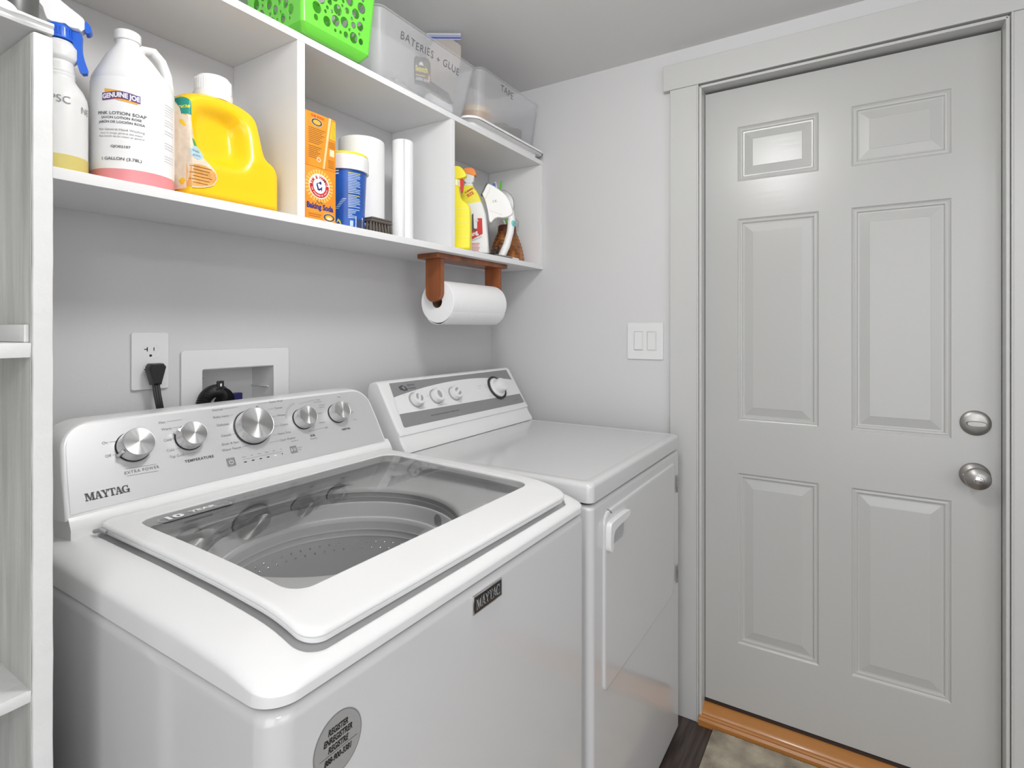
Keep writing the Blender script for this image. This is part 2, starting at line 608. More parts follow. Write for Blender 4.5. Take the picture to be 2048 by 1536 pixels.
# door hardware (parts of the door)
DF = frame((XD, -1.5485, 1.0384), (0, -1, 0), (0, 0, 1), (-1, 0, 0))
m = MB()
m.lathe([(.0, 0), (.033, 0), (.0335, .002), (.031, .006), (.022, .010), (.0, .0105)], NICKEL, 48)
lock = m.build('deadbolt', door, at=DF, local=True)
m = MB()
pts = [(.021 * math.cos(a) * (1 if True else 1), .0062 * math.sin(a) * (1 + .3 * math.cos(a) ** 2)) for a in [2 * PI * i / 28 for i in range(28)]]
m.loft([[(p[0] * k, p[1] * k, z) for p in pts] for k, z in ((1, .010), (1, .020), (.92, .0235))], NICKEL)
m.build('thumb_turn', lock, at=DF, local=True)
KF = frame((XD, -1.5470, .8990), (0, -1, 0), (0, 0, 1), (-1, 0, 0))
m = MB()
m.lathe([(0, 0), (.033, 0), (.0335, .003), (.030, .008), (.020, .013), (.0135, .018), (.0135, .024), (.020, .029), (.027, .036),
         (.0290, .043), (.0265, .051), (.019, .057), (.011, .0595), (.0105, .058), (0, .058)], NICKEL, 48)
knob = m.build('door_knob', door, at=KF, local=True, sharp=30)
m = MB()
m.lathe([(0, .057), (.0095, .057), (.0095, .0605), (.008, .0615), (0, .0615)], CHROME, 28)
m.box(-.0075, .0075, -.0014, .0014, .061, .0655, NICKEL, .0006)
m.build('lock_button', knob, at=KF, local=True)
m = MB()
m.lathe([(0, .006), (.0028, .006), (.0028, .0105), (0, .011)], CHROME, 14, M=Matrix.Translation((-.0235, .0, 0)))
m.build('rose_screw', knob, at=KF, local=True)

# rug on the floor
mt = MB()
n = 60
outer = []
for i in range(n):
    outer.append((-.030 - .0015 * rnd.random(), -.888 - 1.1 * i / n))
mt.add([(-.034 - .004 * rnd.random() * (i % 2), -.888 - .9 * i / 220, .009) for i in range(221)] + [(-.95, -.888 - .9 * i / 220, .009) for i in range(221)],
       [[i, i + 1, 222 + i, 221 + i] for i in range(220)], MATM)
mt.box(-.95, -.036, -1.788, -.888, .0, .0088, MATM)
tag(mt.build('floor_mat', wn=False), 'mottled beige low-pile mat on the dark floor below the door', 'mat')

# ================================================================== LIGHT SWITCHES, OUTLET, SUPPLY BOX
SF = frame((0, -.6524, 1.2470), (0, -1, 0), (0, 0, 1), (-1, 0, 0))
t = thing('light_switch', (0, -.6524, 1.2470), 'white two-gang wall plate with paired rocker switches beside the door', 'light switch')
m = MB()
hs = [rrect(-.0235 - .0175 * 1, -.0235 + .0175, -.034, .034, .0015, 2), rrect(.0235 - .0175, .0235 + .0175, -.034, .034, .0015, 2)]
m.plate(rrect(-.0625, .0625, -.0625, .0625, .003, 3), PLASTIC, Matrix.Translation((0, 0, .003)), t=.003, holes=hs, bev=.0012)
m.plate(rrect(-.0605, .0605, -.0605, .0605, .002, 2), GREYP, Matrix.Translation((0, 0, .0008)), t=.001)
for sx in (-.0235, .0235):
    for sy in (-.0485, .0485):
        m.lathe([(0, .004), (.0028, .005), (.0028, .0061), (0, .0066)], PLASTIC, 12, M=Matrix.Translation((sx, sy, 0)))
m.build('wall_plate', t, at=SF, local=True)
for k, sx in enumerate((-.0235, .0235)):
    m = MB()
    m.box(sx - .0158, sx + .0158, -.0323, .0323, .001, .0050, PLASTIC, .0008)
    m.loft([[(sx - .0135, -.030, .0056), (sx + .0135, -.030, .0056), (sx + .0135, .030, .0056), (sx - .0135, .030, .0056)],
            [(sx - .0135, -.029, .0096 - .003 * k), (sx + .0135, -.029, .0096 - .003 * k), (sx + .0135, .029, .0066 + .003 * k), (sx - .0135, .029, .0066 + .003 * k)]], PLASTIC)
    m.build('rocker', t, at=SF, local=True)

OF = frame((-1.2758, 0, 1.2213), (1, 0, 0), (0, 0, 1), (0, -1, 0))
t = thing('wall_outlet', (-1.2758, 0, 1.2213), 'white duplex wall outlet with a black plug in its lower socket', 'outlet')


def duplex(cy):
    p = []
    for i in range(13):
        a = math.radians(-48 + 96 * i / 12)
        p.append((.0172 * math.cos(a), cy + .0172 * math.sin(a)))
    for i in range(13):
        a = math.radians(132 + 96 * i / 12)
        p.append((.0172 * math.cos(a), cy + .0172 * math.sin(a)))
    return p


m = MB()
m.plate(rrect(-.0345, .0345, -.0590, .0590, .003, 3), PLASTIC, Matrix.Translation((0, 0, .003)), t=.003, holes=[duplex(.021), duplex(-.021)], bev=.0014)
m.plate(rrect(-.0330, .0330, -.0575, .0575, .002, 2), GREYP, Matrix.Translation((0, 0, .0008)), t=.001)
m.build('wall_plate', t, at=OF, local=True)
for cy in (.021, -.021):
    m = MB()
    m.plate([(x * .945, cy + (y - cy) * .945) for x, y in duplex(cy)], PLASTIC, Matrix.Translation((0, 0, .0035)), t=.004)
    for a, b, c, d in ((-.0075, -.0055, -.0005, .0085), (.0055, .0073, .0005, .0078), (-.0125, -.0060, .0030, .0050)):
        m.quad((a, cy + c), (b, cy + d), BLACK, off=.0058)
    m.poly([(x * 1.0, cy - .0095 + y) for x, y in circ(0, 0, .0028, 12)], BLACK, off=.0058)
    m.build('socket', t, at=OF, local=True)

t = thing('power_cord', (-1.274, -.02, 1.12), 'black appliance plug and cord dropping behind the washer', 'power cord')
m = MB()
pl = [(-.018, .012), (-.013, .018), (.014, .018), (.020, .011), (.011, -.020), (.009, -.027), (-.009, -.027), (-.011, -.018), (-.018, .004)]
PF = frame((-1.273, -.008, 1.196), (1, .12, 0), (0, 0, 1))
m.loft([[(x * k * .88, y * k, z) for x, y in pl] for k, z in ((.62, .002), (.8, .012), (1.0, .016), (.98, .032), (.85, .036))], BLACK)
m.build('plug', t, at=frame((-1.2775, -.006, 1.199), (1, 0, 0), (0, 0, 1), (0, -1, 0)), local=True)
m = MB()
for dx in (-.0095, -.005, -.0005):
    m.tube([(-1.272 + dx, -.030, 1.176), (-1.2705 + dx, -.034, 1.15), (-1.266 + dx, -.036, 1.12), (-1.260 + dx, -.034, 1.08), (-1.252 + dx, -.03, 1.0), (-1.25 + dx, -.03, .8)], .0030, BLACK, 8)
m.build('cord', t)

t = thing('laundry_supply_box', (-1.08, 0, 1.10), 'white recessed laundry supply box in the wall behind the washer', 'supply box')
m = MB()
BF = frame((0, 0, 0), (1, 0, 0), (0, 0, 1), (0, -1, 0))
m.plate(rrect(-1.2132, -.9464, .98, 1.2390, .006, 4), PLASTIC, Matrix.Translation((0, -.004, 0)) @ BF, t=.004, holes=[rrect(BX0 + .002, BX1 - .002, BZ0, BZ1, .005, 3)], bev=.0015)
m.build('flange', t)
m = MB()
for x0, x1, y0, y1, z0, z1 in ((BX0 - .0, BX0 + .003, -.004, .09, BZ0, BZ1), (BX1 - .003, BX1, -.004, .09, BZ0, BZ1), (BX0, BX1, -.004, .09, BZ1 - .003, BZ1), (BX0, BX1, -.004, .09, BZ0, BZ0 + .003),
                               (BX0, BX1, .088, .092, BZ0, BZ1)):
    m.box(x0, x1, y0, y1, z0, z1, PLASTIC)
m.box(BX1 - .008, BX1 - .002, .015, .085, 1.140, 1.1425, PLASTIC, .001)
m.lathe([(0, .0), (.0015, 0), (.0015, .001), (0, .001)], GREYP, 8, M=frame((-1.118, .0875, 1.168), (1, 0, 0), (0, 0, 1), (0, -1, 0)))
m.build('recess', t)
m = MB()
m.box(-1.078, -1.050, .03, .05, 1.10, 1.1295, mat('navy_valve', (.02, .02, .12), .4), .001)
m.tube([(-1.064, .04, 1.035), (-1.064, .04, 1.10)], .008, CHROME, 12)
m.build('valve', t)

t = thing('drain_hose', (-1.15, -.04, 1.1), 'black corrugated drain hose hooked into the supply box', 'hose')
path = []
for i in range(61):
    a = PI * (1.02 - 1.04 * i / 60)
    path.append(Vector((-1.1500 + .036 * math.cos(a), -.040 + .055 * i / 60 * (i / 60), 1.1150 + .032 * math.sin(a))))
pre = [Vector((-1.190, -.045, 1.0 + .115 * i / 14)) for i in range(14)]
P = pre + path
m = MB()
m.tube(P, [.0128 if i % 2 else .0150 for i in range(len(P))], BLACK, 16)
m.build('corrugated_hose', t, sharp=60)
m = MB()
hk = []
for i in range(25):
    a = PI * (.62 - .75 * i / 24)
    hk.append(Vector((-1.1480 + .040 * math.cos(a), -.030 + .03 * i / 24, 1.1130 + .040 * math.sin(a))))
m.tube(hk, [(.004, .017)] * len(hk), BLACK, 12)
m.box(-1.1525, -1.1365, -.040, -.034, 1.140, 1.1700, BLACK, .002)
m.box(-1.1465, -1.1425, -.0405, -.040, 1.1575, 1.1640, PLASTIC)
m.build('hose_hook', t)

# ================================================================== OLD PAINTED BOOKCASE (left edge)
t = thing('bookcase', (-1.9, -.22, 0), 'old white painted bookcase with chipped edges at the left edge', 'bookcase')
m = MB()


def wob(p):
    s_ = math.sin(p.z * 37) * .00015 + math.sin(p.z * 91 + 2) * .00015
    return (p.x + s_, p.y + math.sin(p.z * 53 + p.x * 90) * .0002, p.z)


rings = []
for k in range(80):
    z = 1.6425 * k / 79
    rings.append([(-1.6032, -.45, z), (-1.6022, -.4515, z), (-1.5845, -.4515, z), (-1.5832, -.45, z), (-1.5832, -.004, z), (-1.6032, -.004, z)])
for i, (dz, ins) in enumerate(((.002, .002), (.0035, .005))):
    rings.append([(x + (ins if x < -1.59 else -ins), y + (ins if y < -.4 else 0), 1.6425 + dz) for x, y, z in rings[79]])
m.loft(rings, OLDP, fn=wob)
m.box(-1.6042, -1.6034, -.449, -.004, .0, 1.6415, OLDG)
m.build('side_panel', t, sharp=50)
m = MB()
m.box(-2.42, -2.40, -.45, -.004, 0, 1.6425, OLDP, .001)
m.build('side_panel', t)
m = MB()
nn = 60
rings = []
for k in range(nn):
    x = -2.42 + (2.42 - 1.5835) * k / (nn - 1)
    w1, w2 = .0012 * math.sin(k * 1.9), .0012 * math.sin(k * 2.7 + 1)
    rings.append([(x, -.452 + w1, 1.6475), (x, -.4535 + w2, 1.651), (x, -.4515 + w1, 1.6535), (x, -.4550 + w2, 1.657), (x, -.4525 + w1, 1.6605), (x, -.446, 1.6640 + w1 * .5), (x, -.006, 1.6640), (x, -.006, 1.6475)])
m.loft(rings, OLDP)
m.build('top_board', t, sharp=25)
for zt, th in ((1.2735, .0175), (.8600, .014), (.45, .018)):
    m = MB()
    rings = []
    for k in range(40):
        x = -2.40 + (2.40 - 1.6040) * k / 39
        w1 = .0010 * math.sin(k * 2.3)
        rings.append([(x, -.449 + w1, zt - th), (x, -.4505 + w1, zt - th * .5), (x, -.4495 - w1, zt - .001), (x, -.447, zt), (x, -.006, zt), (x, -.006, zt - th)])
    m.loft(rings, OLDP)
    m.build('shelf', t, sharp=25)
# a cleat above the middle shelf, along the side
m = MB()
m.box(-1.609, -1.6043, -.445, -.02, 1.2738, 1.2950, OLDP, .001)
m.build('cleat', t)

# things lying on the bookcase top
t = thing('cleaner_bottle', (-1.632, -.400, 1.6645), 'white bottle with ribbed blue cap on the bookcase top', 'bottle')
m = MB()
m.lathe([(0, 0), (.030, 0), (.033, .004), (.033, .008), (.028, .016), (.018, .020), (0, .020)], WHITE, 32, M=Matrix.Translation((-1.632, -.400, 1.6645)))
m.build('bottle_body', t)
m = MB()
m.lathe([(0, .019), (.016, .019), (.0165, .022), (.0165, .050), (.014, .053), (0, .053)], mat('sky_blue_plastic', (.03, .25, .75), .3), 32, M=Matrix.Translation((-1.632, -.400, 1.6645)))
for i in range(24):
    a = 2 * PI * i / 24
    m.box(.0160, .0175, -.0008, .0008, .023, .049, MATS['sky_blue_plastic'], M=Matrix.Translation((-1.632, -.400, 1.6645)) @ Matrix.Rotation(a, 4, 'Z'))
m.build('cap', t)

t = thing('grey_jar', (-1.600, -.345, 1.6645), 'dark grey rounded jar on the bookcase top beside the spray bottle', 'jar')
m = MB()
DG = mat('smoky_plastic', (.085, .085, .082), .3)
m.lathe([(0, 0), (.026, 0), (.031, .004), (.034, .018), (.034, .074), (.030, .086), (.022, .092), (0, .093)], DG, 36, M=Matrix.Translation((-1.600, -.345, 1.6645)))
m.build('jar_body', t)
m = MB()
m.lathe([(0, .092), (.0235, .092), (.0235, .104), (.021, .107), (0, .107)], WHITE, 36, M=Matrix.Translation((-1.600, -.345, 1.6645)))
m.build('jar_lid', t)

# ================================================================== WALL SHELF UNIT
t = thing('wall_shelf', (-.79, -.12, 1.519), 'long white three-cubby wall shelf above the washer and dryer', 'shelf')
YF = -.2443
XL = -1.5815
for name, (x0, x1, z0, z1) in (('bottom_board', (XL, -.001, 1.519, 1.5372)), ('top_board', (XL, -.001, 1.9214, 1.9382))):
    MB().box(x0, x1, YF, -.0005, z0, z1, SHELFP, .0012, 2).build(name, t)
for name, x0, x1 in (('end_panel', XL, XL + .018), ('divider', -1.0916, -1.0721), ('divider', -.5641, -.5443), ('end_panel', -.0185, -.0012)):
    MB().box(x0, x1, YF + .0008, -.0005, 1.5372, 1.9214, SHELFP, .0010, 2).build(name, t)
ZS = 1.5372
ZT = 1.9382

# ------------------------------------------------------------------ spray bottle (left cubby)


def T3(x, y, z):
    return Matrix.Translation((x, y, z))


def cylmap(cx, cy, r, a0, z0, off=.0004):
    """maps (a, b): a along the circumference (left to right seen from outside), b up"""
    def fn(p):
        rr = r(z0 + p.y) if callable(r) else r
        a = a0 + p.x / rr
        return (cx + (rr + off + p.z) * math.cos(a), cy + (rr + off + p.z) * math.sin(a), z0 + p.y)
    return fn


def tocam(cx, cy):
    return math.atan2(-1.286 - cy, -1.85 - cx)


sx_, sy_ = -1.4790, -.150
t = thing('spray_bottle', (sx_, sy_, ZS), 'cloudy white spray bottle with blue trigger beside the soap jug', 'spray bottle')
m = MB()
B = T3(sx_, sy_, ZS)
m.lathe([(0, .0), (.033, 0), (.038, .004), (.038, .130), (.0368, .140), (.0310, .153), (.0245, .162), (.0212, .168), (.0205, .171), (.0213, .174), (.0200, .177), (.0208, .180), (.0196, .183), (.0203, .186), (.0192, .189), (.0200, .192), (.0190, .195), (.0190, .197),
         (.0225, .201), (.0245, .205), (.0245, .221), (.021, .226), (.018, .231), (.0, .234)], CLOUDY, 40, M=B)
m.text("PSC", .017, INKG, fn=cylmap(sx_, sy_, .0385, tocam(sx_, sy_) - .35, ZS + .120), bold=-.0001)
m.text("NE", .015, INKG, fn=cylmap(sx_, sy_, .0385, tocam(sx_, sy_) + .78, ZS + .112), bold=-.0001)
m.build('bottle_body', t)
m = MB()
m.lathe([(0, .002), (.036, .002), (.0383, .005), (.0383, .037), (.036, .0375), (0, .0375)], OIL, 40, M=B)
m.build('liquid', t)
m = MB()
m.lathe([(.0, .234), (.0185, .234), (.0195, .237), (.0185, .253), (.016, .257), (0, .257)], BLUE, 36, M=B)
for i in range(28):
    m.box(.0182, .0202, -.0008, .0008, .238, .251, BLUE, M=B @ Matrix.Rotation(2 * PI * i / 28, 4, 'Z'))
m.build('collar', t)
HD = frame((sx_, sy_, ZS - .009), (.90, -.44, 0), (0, 0, 1))
m = MB()
hp = smooth_loop([(-.040, .318), (-.010, .318), (.012, .300), (.030, .288), (.034, .283), (.034, .263), (.016, .262), (.010, .268), (.004, .266), (-.014, .266), (-.018, .275), (-.022, .292), (-.036, .300)], 1)
m.loft([[(x * k + (.0), (y - .285) * k + .285, z) for x, y in hp] for k, z in ((.9, -.013), (1, -.009), (1, .009), (.9, .013))], WHITE)
m.build('sprayer_head', t, at=HD, local=True)
m = MB()
hp = smooth_loop([(.034, .284), (.042, .276), (.044, .268), (.040, .262), (.034, .262)], 1)
m.loft([[(x, y, z) for x, y in hp] for z in (-.009, .009)], BLUE)
m.build('nozzle', t, at=HD, local=True)
m = MB()
hp = smooth_loop([(.014, .262), (.031, .262), (.030, .240), (.032, .222), (.040, .196), (.028, .192), (.022, .215), (.020, .240), (.010, .252)], 1)
m.loft([[(x, y, z) for x, y in hp] for z in (-.006, .006)], BLUE)
m.build('trigger', t, at=HD, local=True)

# ------------------------------------------------------------------ soap jug
jx, jy = -1.3690, -.150
t = thing('soap_jug', (jx, jy, ZS), 'white gallon jug of pink lotion soap in the left cubby', 'jug')
B = T3(jx, jy, ZS)
R = .0632
m = MB()
rings = []
for r, z, sh in ((.054, 0, 0), (.060, .002, 0), (R, .008, 0), (R, .192, 0), (.0625, .199, 0), (.0595, .205, -.0005), (.0480, .2240, -.003), (.0360, .2440, -.006), (.0255, .2570, -.008), (.0205, .2630, -.0095), (.0185, .2670, -.0095), (.0180, .274, -.0095),
                 (.0205, .275, -.0095), (.0205, .290, -.0095), (.0185, .292, -.0095), (.0, .292, -.0095)):
    rings.append([(max(r, 1e-4) * math.cos(2 * PI * i / 56) + sh, max(r, 1e-4) * math.sin(2 * PI * i / 56), z) for i in range(56)])
m.loft(rings, MILK, M=B)
m.build('jug_body', t)
m = MB()
hd = [Vector(p) for p in ((.002, 0, .254), (.014, 0, .269), (.029, 0, .270), (.041, 0, .256), (.049, 0, .232), (.0515, 0, .196))]
m.tube([Vector((jx, jy, ZS)) + Vector((p.x, -p.x * .35, p.z)) for p in hd], [(.009, .013), (.008, .012), (.0085, .011), (.008, .011), (.0085, .011), (.010, .012)], MILK, 14)
m.build('handle', t)
m = MB()
m.lathe([(R + .0003, .008), (R + .0004, .0085), (R + .0004, .030), (R + .0003, .0305)], PINK, 56, M=B, cap0=False, cap1=False)
m.build('soap_level', t, recalc=False)
m = MB()
a0 = tocam(jx, jy)
JR = R
rings = []
na = 60
vs, fs = [], []
for i in range(na + 1):
    a = a0 - 1.7 + 3.4 * i / na
    for z in (.030, .190):
        vs.append((jx + (R + .0006) * math.cos(a), jy + (R + .0006) * math.sin(a), ZS + z))
for i in range(na):
    fs.append([2 * i, 2 * i + 2, 2 * i + 3, 2 * i + 1])
m.add(vs, fs, LABELW)


def jt(s_, size, z, bold=0, mm=INKG, sx=1.15, dx=0.0):
    m.text(s_, size, mm, fn=cylmap(jx, jy, R + .0006, a0 - .30 + dx, ZS + z), bold=bold, align='CENTER', sx=sx)


fn = cylmap(jx, jy, R + .0006, a0 - .30, ZS + .148)
def strip(x0, x1, lo, hi, mm, off):
    vs = []
    for i in range(15):
        x = x0 + (x1 - x0) * i / 14
        vs += [(x, lo[0] + (lo[1] - lo[0]) * i / 14, off), (x, hi[0] + (hi[1] - hi[0]) * i / 14, off)]
    m.add(vs, [[2 * i, 2 * i + 2, 2 * i + 3, 2 * i + 1] for i in range(14)], mm, fn=fn)


strip(-.0250, .020, (.012, .012), (.0195, .0140), GOLD, .0002)
strip(-.006, .0250, (.0005, -.0035), (.003, .003), GOLD, .0002)
nx = 16
vs = []
for i in range(nx + 1):
    x = -.029 + .058 * i / nx
    wv = .0018 * math.sin((i / nx - .25) * 2 * PI)
    vs += [(x, .0015 + wv, .0004), (x, .0140 + wv, .0004)]
m.add(vs, [[2 * i, 2 * i + 2, 2 * i + 3, 2 * i + 1] for i in range(nx)], PURPLE, fn=fn)
vs = []
for i in range(nx + 1):
    x = -.029 + .058 * i / nx
    wv = .0018 * math.sin((i / nx - .25) * 2 * PI)
    vs += [(x, .0008 + wv, .0003), (x, .0018 + wv, .0003)]
m.add(vs, [[2 * i, 2 * i + 2, 2 * i + 3, 2 * i + 1] for i in range(nx)], RED, fn=fn)
vs_, fs_ = text_geo('GENUINE JOE', .0115, .0005, 'CENTER')
m.add([(a * .80, b + .0038 + .0018 * math.sin(((a * .8 + .029) / .058 - .25) * 2 * PI), .0007) for a, b in vs_], fs_, WHITE, fn=fn)
jt('PINK LOTION SOAP', .0077, .1230, .0001, INK, 1.1)
jt('SAVON LOTION ROSE', .0056, .1160, .0001, INK, 1.1)
jt('JABÓN DE LOCIÓN ROSA', .0056, .1085, .0001, INK, 1.1)
jt('For General Hand Washing', .0055, .0955)
jt('Pour le lavage général des mains', .0044, .0895, sx=1.12)
jt('Para lavado de las mano en general', .0044, .0840, sx=1.12)
jt('GJO02107', .0060, .0660, .0001, INK, 1.15)
jt('1 GALLON (3.78L)', .0072, .0445, .0001, INK, 1.1)
for z0, nl in ((.140, 5), (.112, 3), (.092, 2), (.070, 3), (.046, 3)):
    for k in range(nl):
        m.quad((0, -.0006), (.026, 0), INKL, fn=cylmap(jx, jy, R + .0006, a0 + .80, ZS + z0 + .022 - .0048 * k), nx=6)
m.build('label', t, recalc=False, wn=False)

# ------------------------------------------------------------------ helper: inflated bottle from a 2D outline


def inflate(mb, outline, T, mt, M, edge=.35, rings=9, n=88, fn=None, sy=1.0, back=True):
    """outline (x, z) closed; builds a pillow-shaped solid of half depth T with flattened faces"""
    ol = resample(smooth_loop(outline, 2), n)
    cx = sum(p[0] for p in ol) / n
    cy = sum(p[1] for p in ol) / n
    front = []
    for k in range(rings + 1):
        u = k / rings
        sc = 1 - edge * (1 - math.cos(u * PI / 2))
        d = T * math.sin(u * PI / 2)
        front.append([(cx + (x - cx) * sc, cy + (y - cy) * (1 - (1 - sc) * sy), d) for x, y in ol])
    last = front[-1]
    inner = []
    for k in range(1, 8):
        s_ = 1 - k / 8
        inner.append([(cx + (x - cx) * s_, cy + (y - cy) * s_, T) for x, y, _ in last])
    R_ = [[(x, y, -d) for x, y, d in r] for r in reversed(front)] + front[1:] + inner
    bk = [[(x, y, -d) for x, y, d in r] for r in reversed(inner)]
    mb.loft(bk + R_, mt, True, True, M, True, fn)


# ------------------------------------------------------------------ yellow detergent jug
t = thing('detergent_jug', (-1.20, -.150, ZS), 'large yellow detergent jug with white ribbed cap in the left cubby', 'jug')
DFR = frame((0, -.150, 0), (1, 0, 0), (0, 0, 1), (0, -1, 0))
DET = [(-1.0900, 1.5372), (-1.0864, 1.5378), (-1.0864, 1.5460), (-1.0864, 1.6106), (-1.0877, 1.6251), (-1.0951, 1.6381), (-1.1111, 1.6464), (-1.1195, 1.6575), (-1.1243, 1.6853), (-1.129, 1.7171), (-1.1337, 1.7396),
       (-1.1416, 1.7487), (-1.1545, 1.7559), (-1.1714, 1.7609), (-1.1879, 1.7639), (-1.2092, 1.7647), (-1.235, 1.7637), (-1.2695, 1.7553), (-1.2884, 1.7426), (-1.3000, 1.7234), (-1.3045, 1.7046), (-1.3045, 1.5460), (-1.3045, 1.5375), (-1.3000, 1.5372)]
DET = [(max(x - .012, -1.3045), z) for x, z in DET]
POC = [(-1.272, 1.708), (-1.245, 1.722), (-1.215, 1.726), (-1.196, 1.715), (-1.186, 1.690), (-1.184, 1.660), (-1.186, 1.645), (-1.200, 1.636), (-1.230, 1.630), (-1.258, 1.628), (-1.272, 1.645), (-1.278, 1.675)]


def pocket(p):
    cx, cz = -1.236, 1.673
    ex, ez = (p.x - cx) / .050, (p.y - cz) / .050
    d = (abs(ex) ** 3.0 + abs(ez) ** 3.0) ** (1 / 3.0)
    k = 1 / (1 + math.exp((d - 1.0) * 9))
    # deeper toward the grip side on the right
    g = .030 * k * (0.55 + .75 * max(0, min(1, (p.x - (cx - .05)) / .10)))
    z = p.z
    # shoulders get slimmer toward the neck
    f = 1 - .35 * max(0, min(1, (p.y - 1.64) / .14))
    z *= f
    if z > 0:
        z -= min(g, z * .92)
    return (p.x, p.y, z)


m = MB()
ol = resample(smooth_loop(DET, 2), 140)
cx, cz = -1.236, 1.66
rr = []
for k in range(11):
    u = k / 10
    sc = 1 - .16 * (1 - math.cos(u * PI / 2))
    rr.append([(cx + (x - cx) * sc, cz + (z - cz) * sc, .056 * math.sin(u * PI / 2)) for x, z in ol])
inner = [[(cx + (x - cx) * (1 - k / 26), cz + (z - cz) * (1 - k / 26), .056) for x, z, _ in rr[-1]] for k in range(1, 26)]
allr = [[(x, z, -d) for x, z, d in r] for r in reversed(inner)] + [[(x, z, -d) for x, z, d in r] for r in reversed(rr)] + rr[1:] + inner
m.loft(allr, YELLOW, True, True, DFR, True, pocket)
m.build('jug_body', t, sharp=70)
m = MB()
CB = T3(-1.2245, -.152, -.0125)
m.lathe([(.0, 1.768), (.036, 1.768), (.036, 1.776), (.0365, 1.778), (.0365, 1.782), (.0300, 1.785), (.0300, 1.775)], MILK, 48, M=CB, cap0=True, cap1=False)
m.build('neck_ring', t)
m = MB()
m.lathe([(.0, 1.783), (.0325, 1.783), (.0335, 1.786), (.0325, 1.812), (.029, 1.817), (0, 1.818)], WHITE, 48, M=CB)
for i in range(44):
    m.box(.0322, .0340, -.0009, .0009, 1.787, 1.811, WHITE, M=CB @ Matrix.Rotation(2 * PI * i / 44, 4, 'Z'))
m.build('cap', t)
# its label (peeling, faded)
m = MB()
CREAM = mat('faded_cream_label', (.80, .66, .52), .5, var=.15, vscale=60)
PEEL = mat('peeling_orange_label', (.83, .40, .10), .5, var=.35, vscale=45)
TG = mat('label_teal', (.01, .28, .22), .4)
SKY = mat('label_sky', (.42, .62, .72), .4)


def dfn(p):
    q = pocket(Vector((p.x, p.y, .056)))
    # follow the body round the left edge
    ex = max(0, (-1.2925 - p.x) / .0125)
    zz = q[2] * math.sqrt(max(0.05, 1 - min(1, ex) ** 2)) if ex > 0 else q[2]
    return (q[0], q[1], zz + .0024 + p.z)


def dense(mb, pts, mt, off):
    o2 = resample(pts, 60)
    c_ = (sum(p[0] for p in o2) / 60, sum(p[1] for p in o2) / 60)
    rs = [[(c_[0] + (x - c_[0]) * k, c_[1] + (y - c_[1]) * k, off) for x, y in o2] for k in (1, .8, .6, .4, .2, .02)]
    mb.loft(rs, mt, False, True, DFR, True, dfn)


dense(m, [(-1.312, 1.730), (-1.302, 1.732), (-1.292, 1.725), (-1.290, 1.690), (-1.288, 1.660), (-1.280, 1.630), (-1.262, 1.612), (-1.250, 1.600), (-1.246, 1.585), (-1.255, 1.570), (-1.275, 1.562), (-1.312, 1.556)], CREAM, 0)
dense(m, [(-1.300, 1.604), (-1.270, 1.606), (-1.252, 1.598), (-1.248, 1.585), (-1.256, 1.572), (-1.276, 1.564), (-1.300, 1.562)], PEEL, .0003)
dense(m, [(-1.312, 1.732), (-1.302, 1.735), (-1.291, 1.727), (-1.290, 1.700), (-1.312, 1.703)], TG, .0005)
dense(m, [(x, y) for x, y in circ(-1.284, 1.628, .013, 20)], SKY, .0006)
dense(m, [(-1.292, 1.655), (-1.285, 1.652), (-1.280, 1.640), (-1.290, 1.640)], MATS.get('x') or mat('label_green', (.03, .35, .10), .4), .0005)
m.text('ces', .011, LEMON, DFR, fn=lambda p: dfn(Vector((p.x - 1.308, p.y + 1.713, .0010))), bold=.0003, shear=.3)
m.text('fresh', .0075, INKG, DFR, fn=lambda p: dfn(Vector((p.x - 1.294, p.y + 1.628, .0010))))
m.text('scent', .0075, INKG, DFR, fn=lambda p: dfn(Vector((p.x - 1.294, p.y + 1.620, .0010))))
BRN = mat('brown_print', (.25, .10, .02), .5)
for k in range(6):
    m.quad((-1.298 + .004 * (k % 2), 1.600 - .0062 * k), (-1.258 - .004 * (k % 3), 1.6012 - .0062 * k), BRN, DFR, fn=lambda p: dfn(Vector((p.x, p.y, .0010))), nx=8)
m.build('label', t, recalc=False, wn=False)

# ------------------------------------------------------------------ baking soda boxes
RAY = mat('pale_orange_print', (.95, .55, .12), .5)
NAVY = mat('navy_print', (.02, .03, .22), .5)
CREAMP = mat('cream_print', (.90, .72, .45), .5)


